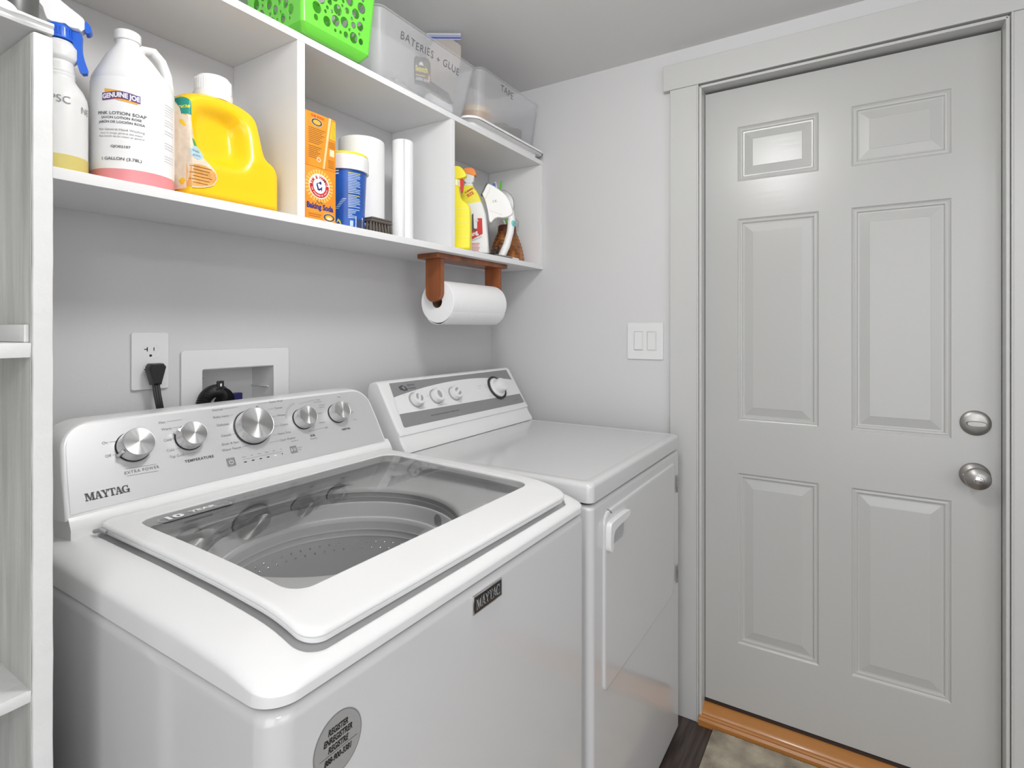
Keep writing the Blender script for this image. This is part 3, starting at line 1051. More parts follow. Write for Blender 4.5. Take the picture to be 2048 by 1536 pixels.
def soda(loc, label, style):
    x0, y0, z0 = loc
    t = thing('baking_soda_box', (x0 + .046, y0 + .0225, z0), label, 'box', 'orange baking soda boxes stacked in the middle cubby')
    m = MB()
    W_, D_, H_ = .0915, .045, .1225
    m.box(0, W_, 0, D_, 0, H_, CARD, .0008, 2, M=T3(x0, y0, z0))
    F_ = frame((x0, y0, z0), (1, 0, 0), (0, 0, 1), (0, -1, 0))
    if style == 'front':
        cx_, cy_ = .045, .080
        for i in range(28):
            a = 2 * PI * i / 28
            m.poly([(cx_ + .026 * math.cos(a - .05), cy_ + .026 * math.sin(a - .05)), (cx_ + .026 * math.cos(a + .05), cy_ + .026 * math.sin(a + .05)),
                    (cx_ + .038 * math.cos(a + .07), cy_ + .038 * math.sin(a + .07)), (cx_ + .038 * math.cos(a - .07), cy_ + .038 * math.sin(a - .07))], RAY, F_, off=.0003)
        m.poly(circ(cx_, cy_, .0290, 40), CREAMP, F_, off=.0004)
        m.poly(circ(cx_, cy_, .0275, 40), WHITE, F_, off=.0005)
        REDP = mat('red_print', (.60, .015, .01), .5)
        # red band, upper arc carries the name
        for a0_, a1_ in ((0, 360),):
            n_ = 60
            for i in range(n_):
                a, b = 2 * PI * i / n_, 2 * PI * (i + 1) / n_
                m.poly([(cx_ + r_ * math.cos(q), cy_ + r_ * math.sin(q)) for r_, q in ((.0168, a), (.0262, a), (.0262, b), (.0168, b))][0:4], REDP if (math.sin((a + b) / 2) < .1) else WHITE, F_, off=.0007)
        m.poly(circ(cx_, cy_, .0160, 30), WHITE, F_, off=.0008)
        s_ = 'ARM & HAMMER'
        for i, ch in enumerate(s_):
            a = math.radians(176 - 172 * i / (len(s_) - 1))
            vs, fs = text_geo(ch, .0105, .0004, 'CENTER')
            ca, sa = math.cos(a - PI / 2), math.sin(a - PI / 2)
            m.add([(cx_ + .0176 * math.cos(a) + vx * ca * .85 - vy * sa, cy_ + .0176 * math.sin(a) + vx * sa * .85 + vy * ca, .0010) for vx, vy in vs], fs, REDP, F_)
        s_ = 'THE STANDARD OF PURITY'
        for i, ch in enumerate(s_):
            a = math.radians(195 + 150 * i / (len(s_) - 1))
            vs, fs = text_geo(ch, .0045, .0001, 'CENTER')
            ca, sa = math.cos(a + PI / 2), math.sin(a + PI / 2)
            m.add([(cx_ + .0232 * math.cos(a) + vx * ca - vy * sa, cy_ + .0232 * math.sin(a) + vx * sa + vy * ca, .0010) for vx, vy in vs], fs, WHITE, F_)
        # the flexed arm with a hammer
        m.line((cx_ - .007, cy_ + .004), (cx_ - .003, cy_ - .009), .0040, NAVY, F_, .0010)
        m.line((cx_ - .003, cy_ - .009), (cx_ + .006, cy_ - .004), .0040, NAVY, F_, .0010)
        m.line((cx_ + .006, cy_ - .010), (cx_ + .006, cy_ + .000), .0022, NAVY, F_, .0010)
        m.line((cx_ - .008, cy_ + .005), (cx_ + .002, cy_ + .008), .0018, NAVY, F_, .0010)
        m.poly([(cx_ + .001, cy_ + .004), (cx_ + .006, cy_ + .006), (cx_ + .004, cy_ + .012), (cx_ - .001, cy_ + .010)], NAVY, F_, off=.0010)
        m.text('Pure', .0095, BRN, F_ @ T3(.045, .0405, 0), align='CENTER', off=.0005, bold=.0002)
        m.text('Baking Soda', .0175, NAVY, F_ @ T3(.0470, .0275, 0), align='CENTER', off=.0007, bold=.0007, sx=.86)
        m.quad((.012, .0235), (.085, .0242), RAY, F_)
        m.quad((.020, .0205), (.080, .0212), RAY, F_)
        m.quad((.016, .0135), (.050, .0147), BRN, F_)
        m.quad((.016, .0090), (.048, .0102), BRN, F_)
        m.poly(circ(.072, .012, .0165, 30, .0095), WHITE, F_, off=.0004)
        m.poly(circ(.072, .012, .0158, 30, .0088), INK, F_, off=.0005)
        m.poly(circ(.072, .012, .0110, 30, .0060), GOLD, F_, off=.0006)
        m.poly(circ(.072, .010, .0075, 20, .0032), CREAMP, F_, off=.0007)
    else:
        m.poly([(.014, 0.0), (.0575, 0.0), (.082, H_), (.014, H_)], CARD, F_, off=.0003)
        m.poly([(.054, 0), (.059, 0), (.0780, H_), (.0710, H_)], mat('card_edge_cream', (.85, .60, .30), .6), F_, off=.0008)
        m.text('THE SODA', .0075, mat('red_print2', (.60, .02, .01), .5), F_ @ T3(.022, .1125, 0), off=.0006, bold=.0002)
        m.poly(circ(.038, .102, .0155, 30, .0090), WHITE, F_, off=.0005)
        m.poly(circ(.038, .102, .0148, 30, .0084), INK, F_, off=.0006)
        m.poly(circ(.038, .102, .0105, 30, .0055), GOLD, F_, off=.0007)
        for k in range(16):
            z_ = .086 - .0042 * k - (.004 if k > 8 else 0)
            m.quad((.016, z_), (.062 - .0012 * k - (k % 3) * .004, z_ + .0014), BRN, F_, off=.0006)
        m.poly([(.074, .075), (.0905, .075), (.0905, .116), (.080, .116)], mat('label_yellow', (.92, .58, .03), .5), F_, off=.0005)
        for k in range(9):
            m.quad((.079, .112 - .0042 * k), (.0895, .1128 - .0042 * k), BRN, F_, off=.0007)
        for k in range(4):
            m.quad((.070, .060 - .004 * k + .006), (.089, .0608 - .004 * k + .006), BRN, F_, off=.0007)
        m.quad((.0735, .034), (.0865, .050), CREAMP, F_, off=.0007)
        for k in range(5):
            m.quad((.069, .023 - .004 * k), (.086, .0238 - .004 * k), BRN, F_, off=.0007)
        m.poly(circ(.043, .018, .0055, 20), CREAMP, F_, off=.0007)
        m.poly(circ(.043, .018, .0035, 20), mat('salmon_print', (.85, .25, .12), .5), F_, off=.0008)
    m.build('carton', t, wn=False, recalc=False)
    return t


soda((-1.0690, -.2300, ZS), 'orange baking soda box, lower of the two stacked, round red and white emblem', 'front')
soda((-1.0690, -.2300, ZS + .1228), 'orange baking soda box, upper of the two stacked, small print side out', 'back')

# ------------------------------------------------------------------ blue wipes tub
tx, ty = -.8950, -.172
t = thing('wipes_tub', (tx, ty, ZS), 'blue tub with a white and yellow lid between baking soda and paper towels', 'tub')
B = T3(tx, ty, ZS)
rt_ = lambda z: .0430 + (z - ZS) * .040
m = MB()
m.lathe([(0, 0), (.0405, 0), (.0430, .003), (.0492, .155), (.0, .155)], TUBBLUE, 48, M=B)
a0 = tocam(tx, ty)
YP = mat('yellow_print', (.85, .72, .05), .5)
PALE = mat('pale_blue_print', (.50, .62, .80), .5)
for k in range(27):
    z_ = .140 - .0040 * k - (.003 if k > 12 else 0) - (.003 if k > 20 else 0)
    wd = .032 if k < 22 else .020
    wd -= (.010 if k % 5 == 4 else .0) + .002 * (k % 2)
    m.quad((0, -.0017), (wd, 0), YP if k in (0, 13) else PALE, fn=cylmap(tx, ty, rt_, a0 + .07, ZS + z_), nx=5)
m.add([(x, y, 0) for x, y in [(.0, .0), (.024, .0), (.024, .030), (.0, .030)]], [[0, 1, 2, 3]], WHITE, fn=cylmap(tx, ty, rt_, a0 + .50, ZS + .004))
for k in range(9):
    m.quad((.003 + .0022 * k, .002), (.003 + .0022 * k + (.0014 if k % 3 else .0007), .024), INK, fn=cylmap(tx, ty, rt_, a0 + .50, ZS + .004, .0008))
m.add([(x, y, 0) for x, y in [(-.034, -.0), (-.012, .0), (-.016, .016), (-.022, .022)]], [[0, 1, 2, 3]], YP, fn=cylmap(tx, ty, rt_, a0 + .02, ZS + .004))
m.add([(x, y, .0004) for x, y in [(-.026, .002), (-.016, .002), (-.020, .015)]], [[0, 1, 2]], TUBBLUE, fn=cylmap(tx, ty, rt_, a0 + .02, ZS + .004))
m.quad((-.012, .004), (-.004, .018), PALE, fn=cylmap(tx, ty, rt_, a0 + .45, ZS + .004), nx=2)
for k in range(7):
    m.quad((-.030 + .003 * k, .040 + .004 * k), (-.020 + .003 * k, .0415 + .004 * k), PALE, fn=cylmap(tx, ty, rt_, a0 + .02, ZS + .010), nx=2)
for k in range(2):
    m.quad((-.034, .0), (-.020, .003), WHITE, fn=cylmap(tx, ty, rt_, a0 + .02, ZS + .142 - .007 * k), nx=3)
m.build('tub_body', t, recalc=False)
m = MB()
m.lathe([(.0492, .148), (.0545, .148), (.0550, .152), (.0550, .180), (.053, .186), (.048, .187), (.0, .187)], MILK, 48, M=B, cap0=False)
m.build('lid_rim', t)
m = MB()
m.lathe([(.0, .187), (.0525, .1865), (.0530, .189), (.0515, .192), (0, .193)], LEMON, 48, M=B)
m.build('lid', t)

# ------------------------------------------------------------------ paper towels in the middle cubby


def towel(loc, r, h, label, core=.019, flap=None):
    x, y, z = loc
    t = thing('paper_towel_roll', loc, label, 'paper towel roll', 'paper towel rolls in the middle cubby')
    m = MB()
    m.lathe([(core, 0), (r - .002, 0), (r, .002), (r, h - .002), (r - .002, h), (core, h), (core, 0)], PAPER, 56, M=T3(*loc), cap0=False, cap1=False)
    m.build('towel_roll', t)
    if flap:
        m = MB()
        a_, ln = flap
        pts = []
        for i in range(12):
            u = i / 11
            px = x + r * math.cos(a_) + ln * u * math.cos(a_ + 1.45)
            py = y + r * math.sin(a_) + ln * u * math.sin(a_ + 1.45)
            pts.append((px + .003 * math.sin(u * 3), py))
        m.loft([[(px, py, z) for px, py in pts] + [(px, py - .0008, z) for px, py in reversed(pts)],
                [(px, py, z + h - .004) for px, py in pts] + [(px, py - .0008, z + h - .004) for px, py in reversed(pts)]], PAPER)
        m.build('loose_sheet', t)
    return t


towel((-.7900, -.110, ZS), .0615, .271, 'thick white paper towel roll standing behind the blue tub', flap=(-.55, .014))
towel((-.6860, -.165, ZS), .0300, .292, 'thin nearly used white paper towel roll by the divider', core=.018, flap=(PI + .35, .020))

# ------------------------------------------------------------------ grey scrub brush
t = thing('scrub_brush', (-.812, -.2, ZS), 'small grey-brown scrub brush in front of the paper towels', 'brush')
m = MB()
m.box(-.852, -.776, -.216, -.178, ZS + .031, ZS + .0385, BRUSHG, .0035)
m.box(-.848, -.776, -.214, -.180, ZS + .0385, ZS + .0445, BRUSHG, .0030)
m.build('brush_back', t)
m = MB()
for j in range(3):
    for i in range(8):
        px = -.852 + .0098 * i
        py = -.210 + .013 * j
        m.tube([(px + .003, py, ZS + .033), (px + .0035 + .0006 * (i - 3.5), py, ZS + .016), (px + .004 + .0024 * (i - 3.5) * .4, py - .001, ZS + .0008)], [.0020, (.0030, .0048), (.0016, .0040)], BRUSHG, 7)
m.build('bristles', t, sharp=20)

# ------------------------------------------------------------------ right cubby
RT = (.5274, -.8496, 0)


def viewframe(cx, cy):
    return frame((cx, cy, ZS), RT, (0, 0, 1))


def slabshape(mb, ol, T, mt, M=None, k=.88, it=2, steps=4):
    ol = smooth_loop(ol, it)
    cx = sum(p[0] for p in ol) / len(ol)
    cy = sum(p[1] for p in ol) / len(ol)
    rs = []
    for i in range(steps + 1):
        u = i / steps * PI / 2
        s_ = k + (1 - k) * math.sin(u)
        rs.append((s_, -T * math.cos(u * .999)))
    rs = rs + [(s_, -z) for s_, z in reversed(rs[:-1])]
    mb.loft([[(cx + (x - cx) * s_, cy + (y - cy) * s_, z) for x, y in ol] for s_, z in rs], mt, True, True, M)


t = thing('yellow_spray_cleaner', (-.4589, -.185, ZS), 'bright yellow trigger spray bottle beside the cubby divider', 'spray bottle')
V = viewframe(-.4549, -.180)
m = MB()
slabshape(m, [(-.0400, 0.0), (.0440, 0.0), (.0480, .010), (.0480, .1267), (.0446, .1476), (.0306, .1588), (.0165, .1701), (.0110, .191), (.0100, .2151), (-.0145, .2151), (-.016, .19), (-.030, .160), (-.0420, .145), (-.044, .01)], .026, LEMON, V, k=.90)
for z in (.045, .068, .091, .114, .135):
    m.quad((-.002, z), (.044, z + .0010), mat('pale_yellow', (.95, .88, .35), .4), V, off=.0267)
m.add([(-.038, .035, .0266), (-.012, .035, .0266), (-.012, .135, .0266), (-.038, .135, .0266)], [[0, 1, 2, 3]], mat('grey_label', (.55, .55, .58), .4), V)
for k in range(7):
    m.quad((-.032, .05 + .011 * k), (-.016, .053 + .011 * k), INKG, V, off=.0270)
m.build('bottle_body', t)
m = MB()
m.lathe([(0, .208), (.0150, .208), (.0155, .212), (.0150, .232), (0, .232)], mat('pale_lemon', (.85, .80, .50), .3), 28, M=T3(-.4569, -.178, ZS))
m.build('collar', t)
m = MB()
slabshape(m, [(-.034, .240), (-.030, .262), (-.0097, .2763), (.008, .2779), (.0209, .2682), (.0342, .2473), (.030, .2389), (.008, .232), (-.0097, .232), (-.03, .232)], .013, LEMON, V, it=1)
m.build('sprayer_head', t)
m = MB()
slabshape(m, [(.0084, .236), (.0233, .238), (.0223, .2043), (.0187, .190), (.0127, .194)], .006, RED, V, it=1)
m.build('trigger', t)

t = thing('white_spray_cleaner', (-.3230, -.150, ZS), 'white and yellow spray bottle with an orange nozzle in the right cubby', 'spray bottle')
V = viewframe(-.3080, -.152)
WB = [(-.0450, 0.0), (.0410, 0.0), (.0445, .008), (.0416, .0604), (.0349, .1298), (.0315, .1558), (.0193, .1905), (.0055, .2251), (-.0104, .2442), (-.0139, .2619), (-.0399, .2619), (-.0468, .2442), (-.054, .2251), (-.0567, .1991), (-.0525, .1783), (-.0489, .1558), (-.0480, .0951), (-.0470, .02)]
m = MB()
slabshape(m, WB, .024, WHITE, V)
slabshape(m, [(p[0], p[1]) for p in [(-.054, .178), (-.053, .176), (.022, .186), (.0195, .1905), (.0055, .2251), (-.0104, .2442), (-.0119, .2519), (-.0409, .2519), (-.0468, .2442), (-.054, .2251), (-.0567, .1991)]], .0243, LEMON, V, k=.86, it=1)
VT = V @ T3(0, 0, .0251)
REDP = MATS['red_print']
m.poly([(-.020, .086), (-.020, .058), (.022, .079), (.020, .133), (.004, .133), (.003, .098)], REDP, VT)
m.poly([(-.020, .140), (-.010, .150), (-.008, .098), (.001, .096), (-.001, .088), (-.020, .090)], INK, VT, off=.0006)
m.text('ing', .020, WHITE, VT @ Matrix.Rotation(.42, 4, 'Z') @ T3(.016, .070, 0), off=.0008, bold=.0006)
m.text('M', .012, WHITE, VT @ Matrix.Rotation(-1.3, 4, 'Z') @ T3(-.125, .032, 0), off=.0008, bold=.0004)
m.text('KILLS & LOTS', .0065, INKG, VT @ Matrix.Rotation(.35, 4, 'Z') @ T3(.003, .056, 0), off=.0006)
m.text('SUMMER', .0085, RED, VT @ Matrix.Rotation(.55, 4, 'Z') @ T3(.082, .205, 0), off=.0006, bold=.0002)
m.text('SIZE', .014, RED, VT @ Matrix.Rotation(.55, 4, 'Z') @ T3(.082, .190, 0), off=.0006, bold=.0004)
for k in range(8):
    m.quad((-.016, .046 - .0050 * k), (.012 - .002 * (k % 3), .0475 - .0050 * k), REDP if k < 6 else INKG, VT)
for k in range(5):
    m.quad((.027, .085 - .011 * k), (.0325, .091 - .011 * k), INKG, VT, off=-.006)
m.build('bottle_body', t, sharp=40)
m = MB()
slabshape(m, [(-.0430, .256), (-.0110, .256), (-.0080, .280), (-.0040, .296), (-.020, .299), (-.042, .292), (-.046, .28)], .012, MILK, V, it=1)
m.build('sprayer_head', t)
m = MB()
slabshape(m, [(-.0491, .3066), (-.0312, .3121), (-.0101, .3104), (.0003, .293), (-.0015, .2806), (-.0173, .2848), (-.0463, .2935)], .015, ORANGE, V, it=1)
m.build('nozzle', t)

# handheld scraper / window vacuum
t = thing('handheld_window_cleaner', (-.2505, -.200, ZS), 'white handheld window vacuum with a teal button and loop handle', 'cleaning device')
V = viewframe(-.2505, -.205)
m = MB()
slabshape(m, [(-.0600, .2249), (-.0560, .2310), (-.0400, .2625), (-.0340, .2625), (-.0100, .2500), (.0180, .2300), (.0320, .2150), (.0440, .1920), (.0520, .165), (.0520, .150), (.030, .140), (.0159, .138), (-.0053, .1405), (-.0200, .130), (-.0260, .120), (-.0345, .125), (-.0371, .155), (-.0491, .2050)], .019, WHITE, V, k=.92, it=1)
m.line((-.046, .206), (-.028, .246), .0008, INKL, V, .0192)
m.line((-.030, .165), (.012, .150), .0008, INKL, V, .0192)
m.text('CK', .012, INKG, V @ T3(-.020, .192, .0190) @ Matrix.Rotation(.2, 4, 'Z'), off=.0005)
m.build('head_housing', t)
m = MB()
hp = [(.0290, .185), (.0420, .165), (.0455, .1367), (.0405, .0925), (.0285, .0484), (.0090, .004)]
m.tube([V @ Vector((x, y, 0)) for x, y in hp], [(.012, .012), (.0125, .0125), (.013, .013), (.0125, .0125), (.013, .013), (.0135, .0135)], WHITE, 16)
m.build('handle', t)
m = MB()
m.tube([V @ Vector(p) for p in ((-.0600, .222, 0), (-.0405, .262, 0))], [(.0035, .018), (.0035, .018)], INKG, 8)
m.build('rubber_blade', t)
m = MB()
m.lathe([(0, 0), (.010, 0), (.010, .003), (.007, .006), (0, .007)], TEAL, 24, M=V @ T3(.0500, .1240, .004) @ Matrix.Rotation(.9, 4, 'Y') @ Matrix.Diagonal((1, 1.5, 1, 1)))
m.build('button', t)
m = MB()
m.poly(circ(.032, .176, .009, 14, .006), mat('pale_teal', (.55, .66, .66), .3), V, off=.0175)
m.build('indicator', t)

# woven basket
t = thing('woven_bottle', (-.1060, -.150, ZS), 'brown woven-wicker covered bottle at the right end of the shelf', 'bottle')
m = MB()
Bk = T3(-.1120, -.150, ZS)


def weave(p):
    a = math.atan2(p.y, p.x)
    r = math.hypot(p.x, p.y)
    if r < 1e-3:
        return tuple(p)
    b = .0020 * math.sin(a * 18 + p.z * 230) * math.sin(-a * 18 + p.z * 230)
    k = (r + b) / r
    return (p.x * k, p.y * k * .78, p.z)


prof = [(0, 0), (.072, 0), (.0775, .004)]
for i in range(50):
    u = i / 49
    z = .004 + .116 * u
    prof.append((.0775 - .012 * u - .027 * u ** 2.2, z))
prof += [(.036, .124)]
m.lathe(prof, BASKETM, 96, M=Bk, fn=weave)
m.build('woven_body', t, sharp=60)
m = MB()
DKB = mat('dark_red_brown', (.12, .025, .008), .4, bump=.4, bscale=80)
m.lathe([(0, .114), (.038, .114), (.041, .119), (.040, .137), (.036, .142), (0, .143)], DKB, 32, M=Bk, fn=lambda p: (p.x, p.y * .8, p.z))
m.tube([(-.1130, -.15, ZS + .138), (-.1060, -.158, ZS + .158)], [.006, .007], BASKETM, 10)
m.build('cork_top', t)

# dark inner neck showing under the handle, belongs to a second wooden object
t = thing('toothbrush', (-.135, -.10, ZS), 'blue and white toothbrush standing behind the window vacuum', 'toothbrush')
V = viewframe(-.0700, -.078) @ T3(0, .0074, 0) @ Matrix.Scale(1.03, 4)
m = MB()
m.tube([V @ Vector(p) for p in ((.044, -.007, 0), (.040, .120, 0), (-.0047, .244, 0), (-.0048, .292, 0), (-.0096, .3118, 0))], [.003, .0035, .003, .0035, .004], WHITE, 10)
m.build('handle', t)
m = MB()
m.box(-.0185, -.0075, .284, .306, -.004, .004, BLUE, .001, M=V)
m.build('bristles', t)
t = thing('toothbrush', (-.10, -.09, ZS), 'lime green toothbrush handle standing behind the window vacuum', 'toothbrush')
m = MB()
m.tube([V @ Vector(p) for p in ((.048, -.007, .006), (.046, .120, .006), (.0039, .2632, .006), (.0120, .2918, .006), (.0150, .3137, .006))], [.003, .0035, .0042, .0045, .0035], GREEN, 10)
m.build('handle', t)

t = thing('clear_goggles', (-.05, -.115, ZS + .15), 'clear plastic goggles with a wire loop behind the wicker bottle', 'goggles')
V = viewframe(-.0850, -.095) @ T3(.030, 0, 0)
m = MB()
slabshape(m, [(-.035, .30), (.0, .302), (.024, .283), (.034, .262), (.036, .236), (.030, .205), (.0, .19), (-.03, .2)], .004, CLEARP, V @ T3(-.008, -.01, 0), k=.96)
m.build('lens', t)
m = MB()
ring = [(-.035, .30), (.0, .302), (.024, .283), (.034, .262), (.036, .236), (.030, .205)]
m.tube([V @ Vector((x - .008, y - .01, 0)) for x, y in ring], .0018, INKL, 8)
m.tube([V @ Vector(p) for p in ((.0, .198, .0), (.030, .184, .0), (.046, .168, .0), (.044, .152, 0), (.030, .147, 0), (.016, .150, 0))], .0015, INKL, 8)
m.tube([V @ Vector(p) for p in ((-.004, .195, .004), (.006, .172, .004), (.010, .150, .004))], .0010, INKG, 8)
m.build('wire_strap', t)

# pen on a cord at the shelf edge
t = thing('pen', (-.27, -.235, ZS), 'thin grey pen with a black coiled lanyard on the shelf edge', 'pen')
m = MB()
m.tube([(-.318, -.232, ZS + .004), (-.236, -.2365, ZS + .0045), (-.205, -.2385, ZS + .005)], [.003, .0035, .0032], MIDGREY, 10)
m.tube([(-.215, -.2405, ZS + .0035), (-.175, -.2400, ZS + .003)], [.0028, .0028], WHITE, 10)
m.build('barrel', t)
m = MB()
m.tube([(-.400, -.222, ZS + .0025), (-.350, -.226, ZS + .003), (-.318, -.229, ZS + .005)], [.0022, .0030, .0030], BLACK, 8)
for cx_, cz_, rr_ in ((-.300, .024, .012), (-.316, .013, .010), (-.306, .012, .011)):
    m.tube([(cx_ + rr_ * math.cos(a), -.232 - .002 * math.sin(a * 2), ZS + cz_ + rr_ * math.sin(a) * .95) for a in [2 * PI * i / 20 for i in range(21)]], .0020, BLACK, 8)
m.build('lanyard', t)

# ================================================================== PAPER TOWEL HOLDER UNDER THE SHELF
t = thing('towel_holder', (-.4, -.18, 1.43), 'red-brown wooden paper towel holder screwed under the shelf', 'towel holder')
m = MB()
m.box(-.588, -.206, -.214, -.130, 1.5040, 1.5188, WOOD, .003)
m.build('mounting_board', t)
for x0 in (-.563, -.247):
    m = MB()
    pts = [(-.203, 1.504), (-.143, 1.504)]
    for i in range(13):
        a = PI * i / 12
        pts.append((-.173 + .030 * math.cos(a), 1.402 - .030 * math.sin(a)))
    m.loft([[(x0 + (0.0), y, z) for y, z in pts], [(x0 + .017, y, z) for y, z in pts]], WOOD)
    m.build('bracket', t, sharp=30)
m = MB()
m.tube([(-.55, -.173, 1.3835), (-.24, -.173, 1.3835)], .010, DKB, 16)
m.build('rod', t)
HX0, HX1 = -.5440, -.2500
t = thing('hanging_paper_towels', (-.4, -.173, 1.37), 'full white paper towel roll hanging on the wooden holder', 'paper towel roll')
m = MB()
RF = frame((HX0, -.173, 1.3740), (0, 1, 0), (0, 0, 1), (1, 0, 0))
rr_ = .066
m.lathe([(.0200, 0), (rr_ - .003, 0), (rr_, .002), (rr_, HX1 - HX0 - .002), (rr_ - .003, HX1 - HX0), (.0200, HX1 - HX0), (.0200, 0)], PAPER, 64, M=RF, cap0=False, cap1=False)
m.build('towel_roll', t)
m = MB()
m.lathe([(.0185, .001), (.0200, .001), (.0200, HX1 - HX0 - .001), (.0185, HX1 - HX0 - .001), (.0185, .001)], mat('cardboard_core', (.22, .13, .08), .8), 40, M=RF, cap0=False, cap1=False)
m.build('cardboard_core', t)
m = MB()
pts = []
for i in range(20):
    a = math.radians(-150 + 95 * i / 19)
    k = rr_ + .0008 + .007 * (i / 19) ** 2 if False else rr_ + .0006 + .005 * math.sin(PI * i / 19)
    pts.append((k * math.cos(a), k * math.sin(a)))
m.loft([[(x, y, .0) for x, y in pts] + [(x * .988, y * .988, .0) for x, y in reversed(pts)], [(x, y, HX1 - HX0) for x, y in pts] + [(x * .988, y * .988, HX1 - HX0) for x, y in reversed(pts)]], PAPER, M=RF)
m.build('loose_sheet', t, sharp=60)

# ================================================================== THINGS ON TOP OF THE SHELF
# green basket
t = thing('green_basket', (-1.0, -.17, ZT), 'lime green plastic basket with round holes overhanging the shelf top', 'basket')
gx0, gx1, gy0, gy1 = -1.0950, -.9060, -.2660, -.0780
gz0, gz1 = ZT + .0185, 2.150


def holes(wd, h, seed):
    r_ = random.Random(seed)
    out = []
    for sizes, tries in ((.0105, 220), (.0062, 240), (.0036, 420)):
        for _ in range(tries):
            s_ = sizes * (.9 + .2 * r_.random())
            x, y = r_.uniform(.014 + s_, wd - .014 - s_), r_.uniform(.010 + s_, h - .012 - s_)
            if all((x - a) ** 2 + (y - b) ** 2 > (s_ + c + .0035) ** 2 for a, b, c in out):
                out.append((x, y, s_))
    return out


def gwall(o, ux, wd, seed, flare):
    h = gz1 - gz0
    n_ = Vector(ux).cross(Vector((0, 0, 1)))
    F_ = frame(o, ux, (0, 0, 1), n_)
    m_ = MB()
    m_.plate([(0, 0), (wd, 0), (wd, h), (0, h)], GREEN, F_, t=.0022, holes=[circ(x, y, r, 18, r * 1.12) for x, y, r in holes(wd, h, seed)],
             fn=lambda p: (p.x + (p.x - wd / 2) / (wd / 2) * flare * p.y / h, p.y, p.z + flare * p.y / h))
    return m_


c_ = .008
gwall((gx0 + c_, gy0, gz0), (1, 0, 0), gx1 - gx0 - 2 * c_, 11, .014).build('perforated_wall', t, sharp=40)
gwall((gx1 - c_, gy1, gz0), (-1, 0, 0), gx1 - gx0 - 2 * c_, 12, .014).build('perforated_wall', t, sharp=40)
gwall((gx0, gy1 - c_, gz0), (0, -1, 0), gy1 - gy0 - 2 * c_, 23, .014).build('perforated_wall', t, sharp=40)
gwall((gx1, gy0 + c_, gz0), (0, 1, 0), gy1 - gy0 - 2 * c_, 34, .014).build('perforated_wall', t, sharp=40)
h = gz1 - gz0
for qx, qy, a0_ in ((gx0 + c_, gy0 + c_, 180), (gx1 - c_, gy0 + c_, 270), (gx1 - c_, gy1 - c_, 0), (gx0 + c_, gy1 - c_, 90)):
    sgx = -1 if qx < -1 else 1
    sgy = -1 if qy < -.17 else 1
    rs = []
    for k in range(2):
        fl = .014 * k
        ring = []
        for i in range(9):
            a = math.radians(a0_ + 90 * i / 8)
            ring.append((qx + sgx * fl + (c_ + .0011) * math.cos(a), qy + sgy * fl + (c_ + .0011) * math.sin(a), gz0 + h * k))
        for i in range(8, -1, -1):
            a = math.radians(a0_ + 90 * i / 8)
            ring.append((qx + sgx * fl + (c_ - .0011) * math.cos(a), qy + sgy * fl + (c_ - .0011) * math.sin(a), gz0 + h * k))
        rs.append(ring)
    m = MB()
    m.loft(rs, GREEN)
    m.build('corner_post', t, sharp=50)
m = MB()
rs = []
for ins, z in ((.030, ZT + .0008), (.020, ZT + .0008), (.012, ZT + .003), (.003, gz0 - .004), (0, gz0), (.002, gz0 + .001), (.03, gz0 - .008)):
    rs.append([(x, y, z) for x, y in rrect(gx0 + ins - .001, gx1 - ins + .001, gy0 + ins - .001, gy1 - ins + .001, c_ + .001, 6)])
m.loft(rs, GREEN)
m.build('basket_base', t, sharp=50)
m = MB()
rim = [(x, y, gz1 + .001) for x, y in rrect(gx0 - .016, gx1 + .016, gy0 - .016, gy1 + .016, .016, 6)]
rim.append(rim[0])
m.tube(rim, [(.004, .006)] * len(rim), GREEN, 10, caps=False)
m.build('rim', t)
m = MB()
m.tube([(gx1 + .012, gy0 + .02, 2.116), (gx1 + .024, gy0 + .02, 2.118), (gx1 + .030, gy0 + .02, 2.130), (gx1 + .028, gy0 + .02, 2.150)], [.006, .008, .008, .007], GREEN, 12)
m.build('handle', t)


# frosted bins
def bin_(name, x0, x1, y0, y1, z0, z1, fl, label, writing, wx, wz, ws, waves=True):
    t = thing(name, ((x0 + x1) / 2, (y0 + y1) / 2, z0), label, 'bin', 'frosted bins on the top board')
    m = MB()
    rs = []
    th = .0014
    H_ = z1 - z0
    lv = [(0, -.004), (.002, -.001), (.008, 0)] + [(H_ * k / 5, fl * k / 5) for k in range(1, 6)] + [(H_, fl + .005), (H_ + .003, fl + .005), (H_ + .003, fl - th), (H_ - .003, fl - th)] + \
         [(H_ * k / 5, fl * k / 5 - th) for k in range(4, 0, -1)] + [(.006, -th - .003), (.0025, -.008)]
    for z, o_ in lv:
        rs.append([(x, y, z0 + z) for x, y in rrect(x0 - o_, x1 + o_, y0 - o_, y1 + o_, .028, 8)])
    m.loft(rs, FROST)
    m.build('bin_body', t, sharp=50)
    m = MB()
    F_ = frame((wx, y0 - fl * (wz - z0) / H_ - .0006, wz), (1, 0, 0), (0, -fl * .9, H_))
    vs, fs = text_geo(writing, ws, -.0002, 'LEFT', 1.12)
    m.add([(a, b + .0022 * math.sin(a * 70), 0) for a, b in vs], fs, mat('marker_grey', (.09, .09, .10), .5), F_)
    m.build('marker_writing', t, wn=False, recalc=False)
    return t


bin_('clear_bin', -.8560, -.4920, -.2420, -.045, ZT + .0006, 2.098, .026, 'frosted clear bin with a batteries and glue note, next to the green basket', 'BATERIES + GLUE', -.7960, 2.052, .029)
BINB = (-.4100, -.0640)
